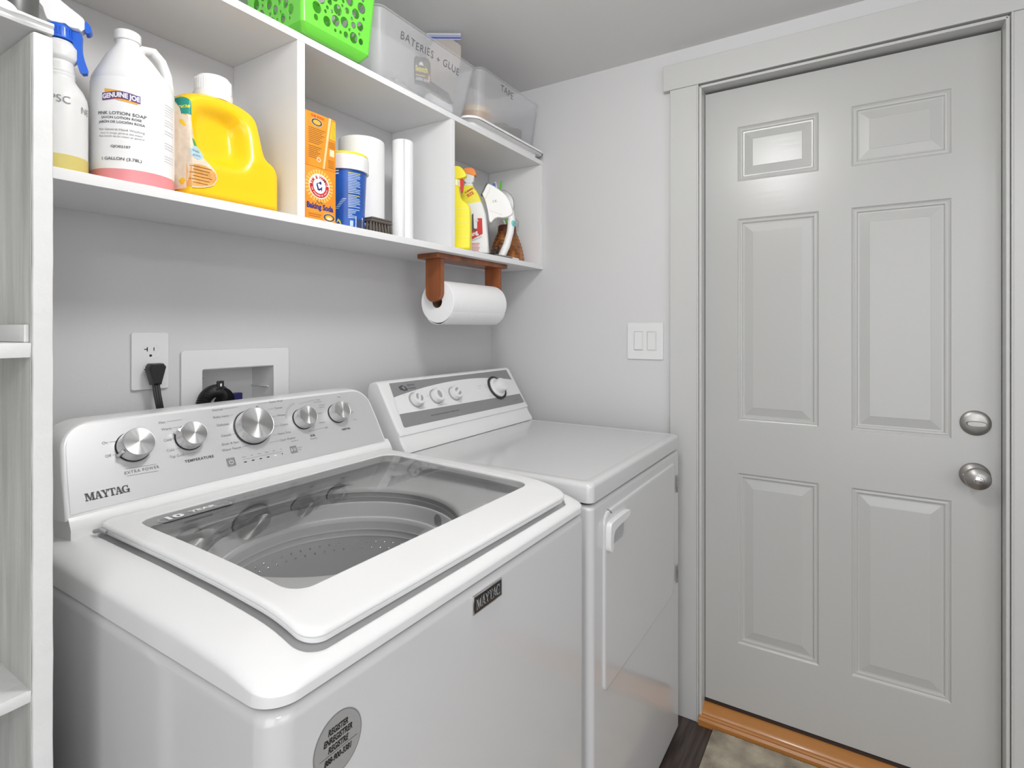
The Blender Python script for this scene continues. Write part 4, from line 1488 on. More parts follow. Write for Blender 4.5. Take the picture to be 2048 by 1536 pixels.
# lid under the second bin
t = thing('bin_lid', (-.26, -.13, ZT), 'white plastic lid lying under the tape bin on the shelf top', 'lid')
m = MB()
rs = []
lx0, lx1, ly0, ly1 = -.4800, -.0040, -.2640, -.0300
for ins, z in ((.000, .016), (-.001, .020), (.000, .0235), (.006, .0255), (.012, .0235), (.014, .018), (.016, .0155)):
    rs.append([(x, y, ZT + z + .0) for x, y in rrect(lx0 + ins, lx1 - ins, ly0 + ins, ly1 - ins, .045 - max(0, ins), 10)])
rs.append([(x, y, ZT + .0155) for x, y in rrect(lx0 + .09, lx1 - .09, ly0 + .09, ly1 - .09, .02, 10)])
rs.append([(x, y, ZT + .0130) for x, y in rrect(lx0 + .09, lx1 - .09, ly0 + .09, ly1 - .09, .02, 10)])
rs.append([(x, y, ZT + .0130) for x, y in rrect(lx0 + .014, lx1 - .014, ly0 + .014, ly1 - .014, .035, 10)])
rs.append([(x, y, ZT + .0160) for x, y in rrect(lx0 + .004, lx1 - .004, ly0 + .004, ly1 - .004, .042, 10)])
m.loft(rs, WHITE, cap0=False, cap1=False)
m.build('lid_panel', t, sharp=50)
m = MB()
rs = []
for ins, z in ((.026, .0), (.024, .014), (.028, .014), (.030, .0)):
    rs.append([(x, y, ZT + z + .0004) for x, y in rrect(lx0 + ins, lx1 - ins, ly0 + ins, ly1 - ins, .03, 10)])
rs.append(rs[0])
m.loft(rs, WHITE, cap0=False, cap1=False)
m.build('lid_skirt', t)
bin_('clear_tape_bin', BINB[0], BINB[1], -.2380, -.050, ZT + .0262, 2.128, .016, 'frosted clear bin with a tape note near the corner wall', 'TAPE', -.3080, 2.096, .032)

# contents of the first bin
t = thing('glue_pack', (-.665, -.225, ZT + .03), 'black and yellow super glue card inside the first bin', 'glue pack')
GF = frame((-.7080, -.2320, ZT + .034), (1, 0, .24), (-.24, -.16, 1))
m = MB()
m.plate([(.0, .0), (.070, .0), (.070, .062), (.060, .074), (.010, .074), (.0, .062)], BLACK, GF, t=.0016)
m.build('card', t)
m = MB()
m.text('Scotch', .0195, LEMON, GF @ T3(.004, .036, .0008), off=.0004, bold=.0007)
m.quad((.004, .024), (.045, .027), GOLD, GF, off=.0012)
m.text('SUPER GLUE', .0105, WHITE, GF @ T3(.004, .012, .0008), off=.0004, bold=.0003)
m.poly([(.018, .052), (.040, .052), (.034, .062), (.024, .060)], WHITE, GF, off=.0013)
m.quad((.058, .016), (.066, .030), GOLD, GF, off=.0012)
m.build('printing', t, wn=False, recalc=False)
t = thing('coiled_cord', (-.575, -.19, ZT + .03), 'black coiled cord lying inside the first bin beside the glue', 'cord')
m = MB()
pp = []
for i in range(200):
    u = i / 199
    pp.append((-.632 + .095 * u, -.206 + .010 * math.cos(u * 2 * PI * 15), ZT + .072 - .004 * u + (.010 - .003 * u) * math.sin(u * 2 * PI * 15)))
m.tube(pp, .0022, BLACK, 6)
m.tube([(-.537, -.206, ZT + .066), (-.505, -.20, ZT + .060)], .004, BLACK, 8)
m.build('coil', t)
t = thing('white_tube', (-.56, -.215, ZT), 'white plastic tube lying at the front of the first bin', 'tube')
m = MB()
m.lathe([(0, 0), (.0165, 0), (.018, .002), (.018, .092), (.0165, .094), (0, .094)], WHITE, 28, M=frame((-.6300, -.2120, ZT + .024), (0, 1, 0), (0, 0, 1), (1, 0, -.02)))
m.build('tube_body', t)
t = thing('clear_wrapper', (-.70, -.19, ZT), 'crumpled pale plastic wrapper in the bottom of the first bin', 'wrapper')
m = MB()
g = 18
vs = [(-.83 + .20 * i / g, -.225 + .10 * j / g, ZT + .006 + .045 * abs(math.sin(i * 1.3 + j * .7)) * math.sin(PI * i / g) * math.sin(PI * j / g) + .008 * rnd.random()) for i in range(g + 1) for j in range(g + 1)]
m.add(vs, [[i * (g + 1) + j, (i + 1) * (g + 1) + j, (i + 1) * (g + 1) + j + 1, i * (g + 1) + j + 1] for i in range(g) for j in range(g)], mat('pale_film', (.80, .80, .79), .3, alpha_mix=.3))
m.build('film', t, sharp=20, wn=False)
# zip bag standing behind the rim
t = thing('zip_bag', (-.54, -.2, 1.95), 'clear zip bag with a blue seal standing up behind the bins', 'bag')
ZF = frame((-.5420, -.1280, ZT + .010), (.54, -.84, 0), (0, 0, 1))
m = MB()
slabshape(m, [(.0, 0), (.080, 0), (.090, .12), (.109, .175), (.109, .252), (0, .252), (0, .1)], .006, mat('bag_film', (.50, .46, .42), .25, alpha_mix=.35), ZF, k=.97, it=1)
m.build('bag_film', t)
m = MB()
m.box(.001, .108, .252, .272, -.0008, .0008, mat('bag_clear', (.75, .76, .76), .15, alpha_mix=.55), M=ZF)
m.build('bag_lip', t)
m = MB()
m.box(.001, .108, .255, .259, -.0014, .0014, mat('deep_blue', (.03, .06, .40), .3), M=ZF)
m.box(.001, .108, .261, .267, -.0012, .0012, mat('lavender', (.30, .32, .50), .3), M=ZF)
m.build('zip_seal', t)


# tapes in the second bin
def tape(loc, r, h, core, mt, mt2, label, ax=(0, 0, 1), top=None):
    t = thing('tape_roll', loc, label, 'tape roll', 'tape rolls in the tape bin')
    z = Vector(ax).normalized()
    x = Vector((1, 0, 0)) if abs(z.x) < .9 else Vector((0, 1, 0))
    x = (x - z * x.dot(z)).normalized()
    F_ = frame(loc, x, z.cross(x), z)
    m = MB()
    m.lathe([(core, 0), (r - .001, 0), (r, .001), (r, h - .001), (r - .001, h), (core, h), (core, 0)], mt, 44, M=F_, cap0=False, cap1=False)
    m.build('tape_winding', t)
    m = MB()
    m.lathe([(core - .002, 0), (core, 0), (core, h), (core - .002, h), (core - .002, 0)], mt2, 36, M=F_, cap0=False, cap1=False)
    m.build('core', t)


ZB = ZT + .0262 + .0045
tape((-.340, -.165, ZB), .052, .048, .038, TAN, MATS['cardboard_core'], 'wide tan packing tape roll, lower of the stacked pair')
tape((-.340, -.165, ZB + .0485), .053, .020, .038, TANL, MATS['cardboard_core'], 'narrow cream masking tape roll on top of the tan one')
tape((-.255, -.105, ZB), .030, .045, .018, mat('dull_pink', (.50, .25, .20), .5), MATS['cardboard_core'], 'dull pink tape roll behind the tan roll')
tape((-.220, -.190, ZB), .030, .050, .019, OLIVE, MATS['cardboard_core'], 'dark green tape roll standing in the middle of the tape bin')
tape((-.130, -.190, ZB), .030, .058, .019, BROWNT, MATS['cardboard_core'], 'dark brown tape roll at the right end of the tape bin')

# ================================================================== WASHER
WX0, WX1, WY0, WY1 = -1.5240, -.7900, -.7950, -.1150
t_w = thing('washing_machine', (-1.1525, -.45, 0), 'white top-load washing machine with glass lid and silver console', 'washing machine')
t = t_w


def zl(y):
    P_ = [(-.80, .944), (-.774, .950), (-.74, .9615), (-.703, .9690), (-.6, .9755), (-.47, .9795), (-.3, .9815), (-.1, .984)]
    if y <= P_[0][0]:
        return P_[0][1]
    for (a, b), (c, d) in zip(P_, P_[1:]):
        if y <= c:
            return b + (d - b) * (y - a) / (c - a)
    return P_[-1][1]


def zls(y):
    return sum(zl(y + d) * w_ for d, w_ in ((-.03, .15), (-.015, .2), (0, .3), (.015, .2), (.03, .15)))


m = MB()
rs = []
ol = rrect(WX0, WX1, WY0, WY1, .022, 8)


def inset(k, z):
    return [(x, y, z) for x, y in rrect(WX0 + k, WX1 - k, WY0 + k, WY1 - k, .030 - k * .5, 10)]


rs = [inset(.006, .03), inset(0, .034), inset(0, .8885), inset(.0012, .8955), inset(.0045, .9005), inset(.010, .9020), inset(.02, .9020), inset(.022, .9005), inset(.022, .86)]
m.loft(rs, ENAMEL, True, False)
m.build('cabinet', t, sharp=50)
for sx in (WX0 + .06, WX1 - .06):
    for sy in (WY0 + .06, WY1 - .06):
        m = MB()
        m.lathe([(0, 0), (.022, 0), (.022, .008), (.010, .012), (.010, .032), (0, .032)], BLACK, 20, M=T3(sx, sy, .0005))
        m.build('foot', t)
# black filler ring in place of the shade inside the open seam
m = MB()
rs = [inset(.010, .9020), inset(.010, .9085), inset(.018, .9085), inset(.018, .9020)]
rs.append(rs[0])
m.loft(rs, DARKGAP, False, False)
m.build('seam_shade_fill', t)
# top panel with shoulders, lid well, inner deck and round opening
ccx, ccy = -1.154, -.455
ang = sorted(set([round(2 * PI * i / 120, 5) for i in range(120)]))
corn = []
for (qx, qy) in ((-1.524, -.795), (-.79, -.795), (-.79, -.115), (-1.524, -.115), (-1.47, -.779), (-.83, -.779), (-.83, -.25), (-1.47, -.25)):
    a = math.atan2(qy - ccy, qx - ccx) % (2 * PI)
    corn += [a + math.radians(d * .7) for d in range(-8, 9)]
ang = sorted(set(ang + [round(a % (2 * PI), 5) for a in corn]))


def rr_ring(x0, x1, y0, y1, r):
    out = []
    for a in ang:
        dx, dy = math.cos(a), math.sin(a)
        lo, hi = 0.0, 2.0
        for _ in range(40):
            mid = (lo + hi) / 2
            px, py = ccx + dx * mid, ccy + dy * mid
            qx = max(abs(px - (x0 + x1) / 2) - ((x1 - x0) / 2 - r), 0)
            qy = max(abs(py - (y0 + y1) / 2) - ((y1 - y0) / 2 - r), 0)
            ins_ = (qx * qx + qy * qy) <= r * r and abs(px - (x0 + x1) / 2) <= (x1 - x0) / 2 and abs(py - (y0 + y1) / 2) <= (y1 - y0) / 2
            if ins_:
                lo = mid
            else:
                hi = mid
        out.append((ccx + dx * lo, ccy + dy * lo))
    return out


outer = rr_ring(WX0 - .001, WX1 + .001, WY0 - .001, WY1, .036)
outer_i = rr_ring(WX0 + .003, WX1 - .003, WY0 + .003, WY1, .033)
well = rr_ring(-1.4700, -.8300, -.7790, -.2420, .030)
rs = [[(x, y, .9065) for x, y in outer_i], [(x, y, .9085) for x, y in outer]]
for i in range(0, 11):
    u = i / 10 * PI / 2
    tt = 1 - math.cos(u)
    f = math.sin(u)
    ring = []
    for (a, b), (c, d) in zip(outer, well):
        x, y = a + (c - a) * tt, b + (d - b) * tt
        zt = zls(y) - .0185
        zlow = .9085 + (zt - .9085) * .48
        ring.append((x, y, zlow + (zt - zlow) * f))
    rs.append(ring)
well2 = rr_ring(-1.4670, -.8330, -.7760, -.2450, .028)
rs.append([(x, y, zls(y) - .0205) for x, y in well2])
rs.append([(x, y, zls(y) - .0270) for x, y in rr_ring(-1.4660, -.8340, -.7750, -.2460, .027)])
rs.append([(x, y, zls(y) - .0280) for x, y in rr_ring(-1.4450, -.8550, -.7400, -.2720, .035)])
rs.append([(x, y, zls(y) - .0350) for x, y in rr_ring(-1.4400, -.8600, -.7330, -.2780, .035)])
in1 = rr_ring(-1.4350, -.8650, -.7250, -.2840, .040)
rs.append([(x, y, .9350) for x, y in in1])
c245 = [(ccx + .252 * math.cos(a), ccy + .238 * math.sin(a)) for a in ang]
for k in (.25, .6, .9):
    rs.append([(a + (c - a) * k, b + (d - b) * k, .9350 - .008 * k) for (a, b), (c, d) in zip(in1, c245)])
for r_, z_ in ((.2300, .9262), (.2255, .9235), (.2235, .9200), (.2230, .9160)):
    rs.append([(ccx + r_ * math.cos(a), ccy + r_ * math.sin(a), z_) for a in ang])
m.loft(rs, PLASTIC, False, False)
m.build('top_panel', t, sharp=60)
m = MB()
TC = T3(ccx, ccy, 0)
m.lathe([(.2232, .9165), (.2250, .9155), (.2245, .9060), (.2225, .9050), (.2235, .8960), (.2235, .8900)], GREYP, 96, M=TC, cap0=False, cap1=False)
m.build('tub_seal', t)
m = MB()
m.lathe([(.2300, .8900), (.2232, .8945), (.2205, .8940), (.2190, .8915), (.2160, .8660), (.2150, .8630), (.2125, .8625), (.2105, .8600), (.2095, .8530)], mat('light_grey_ring', (.92, .92, .92), .3), 96, M=TC, cap0=False, cap1=False)
m.build('balance_ring', t)
m = MB()
m.lathe([(.2095, .8540), (.2080, .8400), (.2060, .8370), (.2075, .8335), (.2070, .8260), (.2050, .8235), (.2065, .8205), (.2065, .55), (.19, .50), (.12, .47), (.05, .48), (.04, .56), (.0, .565)], STEELD, 96, M=TC, cap0=False)
for row, z_ in enumerate((.8080, .7950)):
    for i in range(64):
        a = 2 * PI * (i + .5 * row) / 64
        m.lathe([(0, .0), (.0028, .0003), (.0020, .0013), (0, .0018)], CHROME, 8, M=frame((ccx + .2067 * math.cos(a), ccy + .2067 * math.sin(a), z_), (-math.sin(a), math.cos(a), 0), (0, 0, 1), (-math.cos(a), -math.sin(a), 0)))
m.build('drum', t)
# dispenser dimple on the ring
m = MB()
m.lathe([(0, 0), (.014, .0), (.0145, .001), (.0, .0012)], GREYP, 24, M=frame((ccx + .2170 * math.cos(-.30), ccy + .2170 * math.sin(-.30), .878), (-math.sin(-.30), math.cos(-.30), 0), (0, 0, 1), (-math.cos(-.30), -math.sin(-.30), 0)))
m.build('ring_port', t)

# lid frame with glass
LX0, LX1, LY0, LY1 = -1.4640, -.8350, -.7745, -.2470
GX0, GX1, GY0, GY1 = -1.4300, -.8700, -.7030, -.2970


def rg(ins, dz, r=.026, oy=0):
    return [(x, y, zls(y) + dz) for x, y in rr_ring(LX0 + ins, LX1 - ins, LY0 + ins + oy, LY1 - ins, r)]


def rgi(ins, dz, r=.030):
    return [(x, y, zls(y) + dz) for x, y in rr_ring(GX0 + ins, GX1 - ins, GY0 + ins, GY1 - ins, r)]


m = MB()
rs = [rgi(0, -.016), rg(.006, -.016), rg(.0025, -.0150), rg(.0020, -.0100), rg(.0004, -.0092), rg(.0004, -.0078), rg(.0018, -.0074), rg(.0018, -.0066), rg(.0002, -.0062), rg(.0, -.0045), rg(.001, -.0018), rg(.004, -.0003), rg(.008, 0), rg(.018, .0004, .026), rgi(-.003, .0004, .032), rgi(0, -.0004), rgi(.0006, -.0040), rgi(.001, -.016)]
rs.append(rs[0])
m.loft(rs, PLASTIC, False, False)
lid = m.build('lid', t, sharp=50)
m = MB()
def zg(y):
    return .9672 + (.9802 - .9672) * (y - GY0) / (GY1 - GY0)


gi = rr_ring(GX0 + .0008, GX1 - .0008, GY0 + .0008, GY1 - .0008, .030)
rs = []
for k in range(0, 11):
    s_ = 1 - k / 10 * .999
    rs.append([(ccx + (x - ccx) * s_, (-.5) + (y + .5) * s_, zg(-.5 + (y + .5) * s_)) for x, y in gi])
m.loft(rs, LGLASS, False, True)
gl = m.build('glass_pane', lid, sharp=60)
LG = frame((-1.4060, -.3500, 0), (1, 0, 0), (0, 1, 0))
m = MB()
lbw = .115
m.poly([(0, 0), (lbw - .006, 0), (lbw, .012), (lbw - .006, .026), (.0, .026), (-.006, .013)], GREYP, T3(-1.4050, -.3420, zg(-.33) + .0006))
m.poly([(x, y) for x, y in [(.002, .002), (lbw - .008, .002), (lbw - .003, .012), (lbw - .008, .024), (.002, .024), (-.003, .013)]], MIDGREY, T3(-1.4050, -.3420, zg(-.33) + .0008))
m.text('10', .024, WHITE, T3(-1.4020, -.3375, zg(-.33) + .0022), off=0, bold=.0012, sx=1.25)
m.text('YEAR', .015, WHITE, T3(-1.3600, -.3320, zg(-.33) + .0022), off=0, bold=.0006, sx=1.2)
m.text('LIMITED PARTS WARRANTY', .0042, WHITE, T3(-1.3600, -.3385, zg(-.33) + .0022), off=0)
m.build('warranty_decal', lid, wn=False, recalc=False)
m = MB()
m.tube([(-1.4700, -.2600, .9700), (-1.4680, -.2780, .9760), (-1.4640, -.2860, .9720)], .0035, GREYP, 10)
m.build('hinge', lid)
m = MB()
m.box(-.9020, -.8900, -.3400, -.3300, .9520, .9600, GREYP, .001)
m.build('lid_latch', t)

# console
CA = math.atan2(.13, .069)
CO = Vector((0, -.232, 1.0))
CU = Vector((0, math.cos(CA), math.sin(CA)))
CN = Vector((0, -math.sin(CA), math.cos(CA)))
CF = frame(CO, (1, 0, 0), CU, CN)


def conout(ins):
    base = [(-1.4990 + ins, -.010 + ins), (-.8180 - ins, -.010 + ins), (-.8200 - ins, .060)]
    # right top rounded corner
    R_ = .050 - ins
    for i in range(9):
        a = math.radians(8 + 82 * i / 8)
        base.append((-.8230 - ins - R_ + R_ * math.cos(a), .1000 + R_ * math.sin(a)))
    for i in range(9):
        a = math.radians(90 + 82 * i / 8)
        base.append((-1.4880 + ins + R_ + R_ * math.cos(a), .1000 + R_ * math.sin(a)))
    base.append((-1.4930 + ins, .060))
    return base


def to_back(pts, yb, dz=0, k=0.0):
    out = []
    for x, s_ in pts:
        p = CO + CU * s_
        out.append((x, yb, p.z + dz))
    return out


m = MB()
front0 = conout(.004)
front1 = conout(.0)
rs = [[tuple(CF @ Vector((x, y, -.0005))) for x, y in conout(.012)], [tuple(CF @ Vector((x, y, 0))) for x, y in front0], [tuple(CF @ Vector((x, y, -.0012))) for x, y in conout(.0012)],
      [tuple(CF @ Vector((x, y, -.004))) for x, y in conout(-.001)]]
ob = conout(-.003)
rs.append([(x, (CF @ Vector((x, y, -.030))).y, (CF @ Vector((x, y, 0))).z - .002) for x, y in ob])
ob = conout(-.002)
rs.append([(x, -.095, max(.985, (CO + CU * y).z - .004)) for x, y in ob])
m.loft(rs, PLASTIC)
# base strip between the console face and the lid
bs = [(-.228, 1.000), (-.236, .992), (-.241, .984), (-.2455, .9755), (-.2455, .955), (-.10, .955), (-.10, 1.0)]
m.loft([[(x, y, z) for y, z in bs] for x in (-1.4960, -.8080)], PLASTIC)
m.build('console', t, sharp=45)
m = MB()
m.poly(conout(.0065), SILVER, CF, off=.0006)
CT = CF @ T3(0, 0, .0009)


def ct(s_, x, y, sz=.0068, al='RIGHT', bold=0, mm=INKG, sx=1.0, sp=1.0):
    m.text(s_, sz, mm, CT @ T3(x, y - sz * .33, 0), align=al, bold=bold, sx=sx, spacing=sp)


for s_, x, y, x2 in (('On', -1.4225, .1055, -1.4080), ('Off', -1.4220, .0815, -1.4040)):
    ct(s_, x, y)
    m.line((x + .002, y), (x2, y - .0002), .0005, INKG, CT)
for s_, x, y, x2 in (('Hot', -1.3260, .1285, -1.2950), ('Warm', -1.3175, .1145, -1.3060), ('Cool', -1.3225, .0930, -1.3170), ('Cold', -1.3225, .0725, -1.3060), ('Tap Cold', -1.3075, .0595, -1.2870)):
    ct(s_, x, y)
    m.line((x + .002, y), (x2, y + .0005), .0005, INKG, CT)
ct('TEMPERATURE', -1.2830, .0455, .0070, 'CENTER', .0002, INK, 1.05, 1.15)
m.line((-1.4065, .0535), (-1.3570, .0515), .0005, INKG, CT)
m.line((-1.4065, .0405), (-1.3570, .0385), .0005, INKG, CT)
ct('EXTRA POWER', -1.3817, .0460, .0070, 'CENTER', .0001, INKG, 1.0, 1.2)
for s_, x, y, x2 in (('Normal', -1.2130, .1395, -1.1800), ('Bulky Items', -1.2040, .1240, -1.1960), ('Delicates', -1.2080, .1065, -1.2030), ('Casuals', -1.2105, .0830, -1.2020), ('Drain & Spin', -1.1990, .0650, -1.1900),
                     ('Water Faucet', -1.1980, .0530, -1.1760)):
    ct(s_, x, y, .0070)
    m.line((x + .002, y), (x2, y + .0005), .0005, INKG, CT)
for s_, x, y, x2 in (('Quick Wash', -1.1080, .1420, -1.1350), ('Towels', -1.1000, .1260, -1.1150), ('Whites', -1.0990, .1080, -1.1120), ('Colors', -1.0980, .0850, -1.1130), ('Heavy Duty', -1.1110, .0660, -1.1230), ('Clean Washer', -1.1110, .0510, -1.1350)):
    ct(s_, x, y, .0068, 'LEFT')
    m.line((x - .002, y), (x2, y - .0005), .0005, INKG, CT)
ct('with affresh', -1.0850, .0440, .0040, 'LEFT')
m.poly(rrect(-1.2345, -1.2175, .0180, .0350, .0015, 3), MIDGREY, CT, off=.0002)
for i in range(20):
    a, b = math.radians(120 + 300 * i / 20), math.radians(120 + 300 * (i + 1) / 20)
    m.poly([(-1.2260 + r_ * math.cos(q), .0265 + r_ * math.sin(q)) for r_, q in ((.0036, a), (.0044, a), (.0044, b), (.0036, b))], WHITE, CT, off=.0005)
m.line((-1.2260, .0265), (-1.2260, .0315), .0008, WHITE, CT, .0005)
for i, nm in enumerate(('Sense', 'Fill', 'Wash', 'Rinse', 'Spin', 'Lid')):
    x = -1.1980 + .0168 * i
    ct(nm, x, .0315, .0036, 'CENTER')
    if i < 4:
        m.quad((x - .0028, .0195), (x + .0028, .0215), BLACK, CT, off=.0003)
    elif i == 4:
        m.quad((x - .0028, .0195), (x + .0028, .0215), WHITE, CT, off=.0003)
    else:
        m.poly(circ(x, .0210, .0013, 10), BLACK, CT, off=.0003)
m.line((-1.2030, .0262), (-1.1110, .0262), .0004, INKG, CT)
m.poly(rrect(-1.0925, -1.0765, .0165, .0330, .0012, 3), MIDGREY, CT, off=.0002)
m.poly([(-1.0905, .0205), (-1.0905, .0290), (-1.0860, .0247)], WHITE, CT, off=.0005)
m.poly([(-1.0897, .0220), (-1.0897, .0275), (-1.0870, .0247)], MIDGREY, CT, off=.0007)
for q in (-1.0835, -1.0805):
    m.line((q, .0210), (q, .0285), .0008, WHITE, CT, .0005)
ct('Hold to', -1.0745, .0270, .0038, 'LEFT')
ct('Pause', -1.0745, .0220, .0038, 'LEFT')
for s_, x, y in (('Heavy', -.9870, .1330), ('Extra Rinse', -.9950, .1275), ('+2 Rinses', -.9850, .1180), ('+ Softener', -.9890, .1125)):
    ct(s_, x, y, .0045, 'LEFT')
for i in range(14):
    a, b = math.radians(100 + 5 * i), math.radians(100 + 5 * (i + 1))
    for r1 in (.038, .041):
        m.poly([(-1.0400 + r_ * math.cos(q), .0920 + r_ * math.sin(q)) for r_, q in ((r1, a), (r1 + .0005, a), (r1 + .0005, b), (r1, b))], INKG, CT, off=.0003)
m.line((-1.0350, .1290), (-.9900, .1335), .0005, INKG, CT)
ct('Heavy', -.9960, .0985, .0052, 'LEFT')
ct('Medium', -.9990, .0750, .0052, 'LEFT')
ct('Light', -.9890, .0610, .0052, 'LEFT')
m.line((-1.0350, .0590), (-.9920, .0610), .0005, INKG, CT)
ct('SOIL', -1.0266, .0480, .0066, 'CENTER', .0002, INK)
ct('(Rinse/Spin)', -1.0266, .0405, .0040, 'CENTER')
for s_, x, y in (('Max', -.9230, .1330), ('High', -.9060, .1130), ('Med', -.9000, .0880), ('Auto', -.8990, .0680)):
    ct(s_, x, y, .0052, 'LEFT')
ct('DEEP FILL', -.9294, .0480, .0062, 'CENTER', .0002, INK)
wdt, polys = slab('MAYTAG', .0128)
for q in polys:
    m.poly([(-1.4700 + x * (.0640 / wdt), .0125 + y) for x, y in q], INK, CT)
m.build('control_panel', t, wn=False, recalc=False)


def wknob(x, y, r, label, ang_=None, big=False):
    F_ = CF @ T3(x, y, .0006) @ Matrix.Rotation(ang_ or 0, 4, 'Z')
    m_ = MB()
    m_.lathe([(0, 0), (r * 1.04, 0), (r * 1.05, .0015), (r * 1.0, .0030)], BLACK, 48, cap1=True)
    m_.lathe([(r * .99, .003), (r * 1.0, .0045), (r * .97, .022), (r * .93, .0262)], KSIDE, 56, cap0=True, cap1=False)
    if ang_ is not None:
        m_.loft([[(r * .75, -.0065, .004), (r * 1.17, -.002, .004), (r * 1.17, .002, .004), (r * .75, .0065, .004)],
                 [(r * .75, -.006, .022), (r * 1.12, -.0018, .020), (r * 1.12, .0018, .020), (r * .75, .006, .022)]], KSIDE)
    k_ = m_.build('knob', t_w, at=F_, local=True, sharp=40)
    m_ = MB()
    m_.lathe([(r * .93, .0262), (r * .915, .0272), (r * .90, .0270), (r * .5, .0270), (r * .05, .0270), (0, .0270)], KNOB, 64, cap0=False)
    m_.build('knob_cap', k_, at=F_, local=True, wn=False, sharp=8)


wknob(-1.3867, .0905, .0270, 'extra', math.radians(205))
wknob(-1.2923, .0905, .0245, 'temp', math.radians(150))
wknob(-1.1638, .0905, .0372, 'main', math.radians(72), True)
wknob(-1.0397, .0905, .0240, 'soil', None)
wknob(-.9424, .0905, .0235, 'fill', None)

# badge and round sticker on the front
FB = frame((-1.1945, WY0, .8620), (1, 0, 0), (0, 0, 1), (0, -1, 0)) @ Matrix.Diagonal((.955, 1.04, 1, 1))
m = MB()
m.box(0, .0800, 0, .0275, 0, .003, CHROME, .0006, 2, M=FB)
m.box(.0025, .0775, .0022, .0253, .0028, .0034, BLACK, M=FB)
wdt, polys = slab('MAYTAG', .0165)
for q in polys:
    m.poly([(.0060 + x * (.0680 / wdt), .0055 + y) for x, y in q], CHROME, FB, off=.0038)
m.build('badge', t, wn=False)
m = MB()
ST = frame((-1.4410, WY0, .8315), (1, 0, 0), (0, 0, 1), (0, -1, 0)) @ Matrix.Diagonal((.70, .72, 1, 1))
m.poly(circ(0, 0, .0475, 60), MIDGREY, ST, off=.0004)
m.poly(circ(0, 0, .0455, 60), mat('sticker_silver', (.42, .42, .42), .35, metal=.3), ST, off=.0006)
for s_, y in (('REGISTER', .0205), ('ENREGISTRER', .0075), ('REGISTRE', -.0055)):
    m.text(s_, .0130, BLACK, ST @ T3(-.001, y, 0), align='CENTER', off=.0009, bold=.0005, sx=.70, shear=.22)
m.line((-.036, -.0090), (.038, -.0090), .0006, BLACK, ST, .0009)
m.text('888-900-3381', .0125, BLACK, ST @ T3(-.001, -.0215, 0), align='CENTER', off=.0009, bold=.0005, sx=.76, shear=.22)
m.build('round_sticker', t, wn=False, recalc=False)

# ================================================================== DRYER
t = thing('clothes_dryer', (-.4275, -.45, 0), 'white front-load clothes dryer standing in the corner by the door', 'dryer')
t_d = t
X0, X1, Y0, Y1 = -.7650, -.0900, -.7950, -.1000


def dri(k, z, r=.016):
    return [(x, y, z) for x, y in rrect(X0 + k, X1 - k, Y0 + k, Y1 - k, r, 7)]


m = MB()
rs = [dri(.004, .022), dri(.0, .026), dri(0, .893), dri(.0015, .899), dri(.005, .903), dri(.012, .904)]
m.loft(rs, ENAMEL)
m.build('cabinet', t, sharp=50)
m = MB()
m.loft([dri(.010, .904), dri(.010, .911)], DARKGAP)  # black block in the seam gap, its colour stands in for the shade
m.build('seam_shade_fill', t)
m = MB()
rs = [dri(.004, .9095), dri(.0, .9100), dri(-.001, .911), dri(-.001, .9430), dri(.001, .9485), dri(.005, .9520), dri(.011, .9532), dri(.020, .9530), dri(.023, .9520), dri(.03, .9518)]
m.loft(rs, ENAMEL)
m.build('top_panel', t, sharp=50)
for sx in (X0 + .06, X1 - .06):
    for sy in (Y0 + .06, Y1 - .06):
        m = MB()
        m.lathe([(0, 0), (.020, 0), (.020, .008), (.010, .010), (.010, .024), (0, .024)], BLACK, 20, M=T3(sx, sy, .0003))
        m.build('foot', t)
# door: raised panel with the slanted lower edge
m = MB()
DRF = frame((0, Y0, 0), (1, 0, 0), (0, 0, 1), (0, -1, 0))
DO = [(-.1700, .8750), (-.6800, .8750)]
for i in range(7):
    a = math.radians(90 + 90 * i / 6)
    DO.append((-.6750 + .030 * math.cos(a), .8450 + .030 * math.sin(a)))
DO += [(-.7050, .4850), (-.7020, .4740), (-.6900, .4680), (-.6700, .4680), (-.1900, .4700), (-.1650, .4850), (-.1520, .8600), (-.1560, .8730)]
DO = [(p[0], p[1]) for p in DO]
rs = []
cxm, czm = -.41, .67
for ins, z in ((0, .0), (.0, .0022), (.002, .0042), (.005, .0050), (.010, .0050)):
    rs.append([(x + (ins if x < cxm else -ins), y + (ins if y < czm else -ins), z) for x, y in DO])
m.loft(rs, ENAMEL, M=DRF, cap0=False)
dd = m.build('door_panel', t, sharp=50)
m = MB()
hx, hz = -.6985, .8520
LH = [(hx, hz - .064), (hx, hz - .014), (hx + .004, hz - .004), (hx + .014, hz), (hx + .120, hz), (hx + .128, hz - .006), (hx + .122, hz - .017), (hx + .036, hz - .020), (hx + .022, hz - .026), (hx + .017, hz - .038), (hx + .017, hz - .062), (hx + .010, hz - .067)]
LH = smooth_loop(LH, 2)
cxh, czh = hx + .045, hz - .022
m.loft([[(x, y, z) for x, y in LH] for z in (.004, .014)] + [[(x + (.0012 if x < hx + .06 else -.0012), y - .0010, .0165) for x, y in LH]], PLASTIC, M=DRF)
m.build('handle', dd, sharp=50)
m = MB()
m.loft([[(x, y, .004) for x, y in rrect(hx + .012, hx + .104, hz - .060, hz - .014, .012, 5)], [(x, y, .0075) for x, y in rrect(hx + .012, hx + .104, hz - .060, hz - .014, .012, 5)],
        [(x, y, .0078) for x, y in rrect(hx + .024, hx + .098, hz - .054, hz - .020, .010, 5)], [(x, y, .0055) for x, y in rrect(hx + .028, hx + .094, hz - .051, hz - .023, .008, 5)]], mat('pale_grey_plastic', (.42, .42, .42), .4), M=DRF)
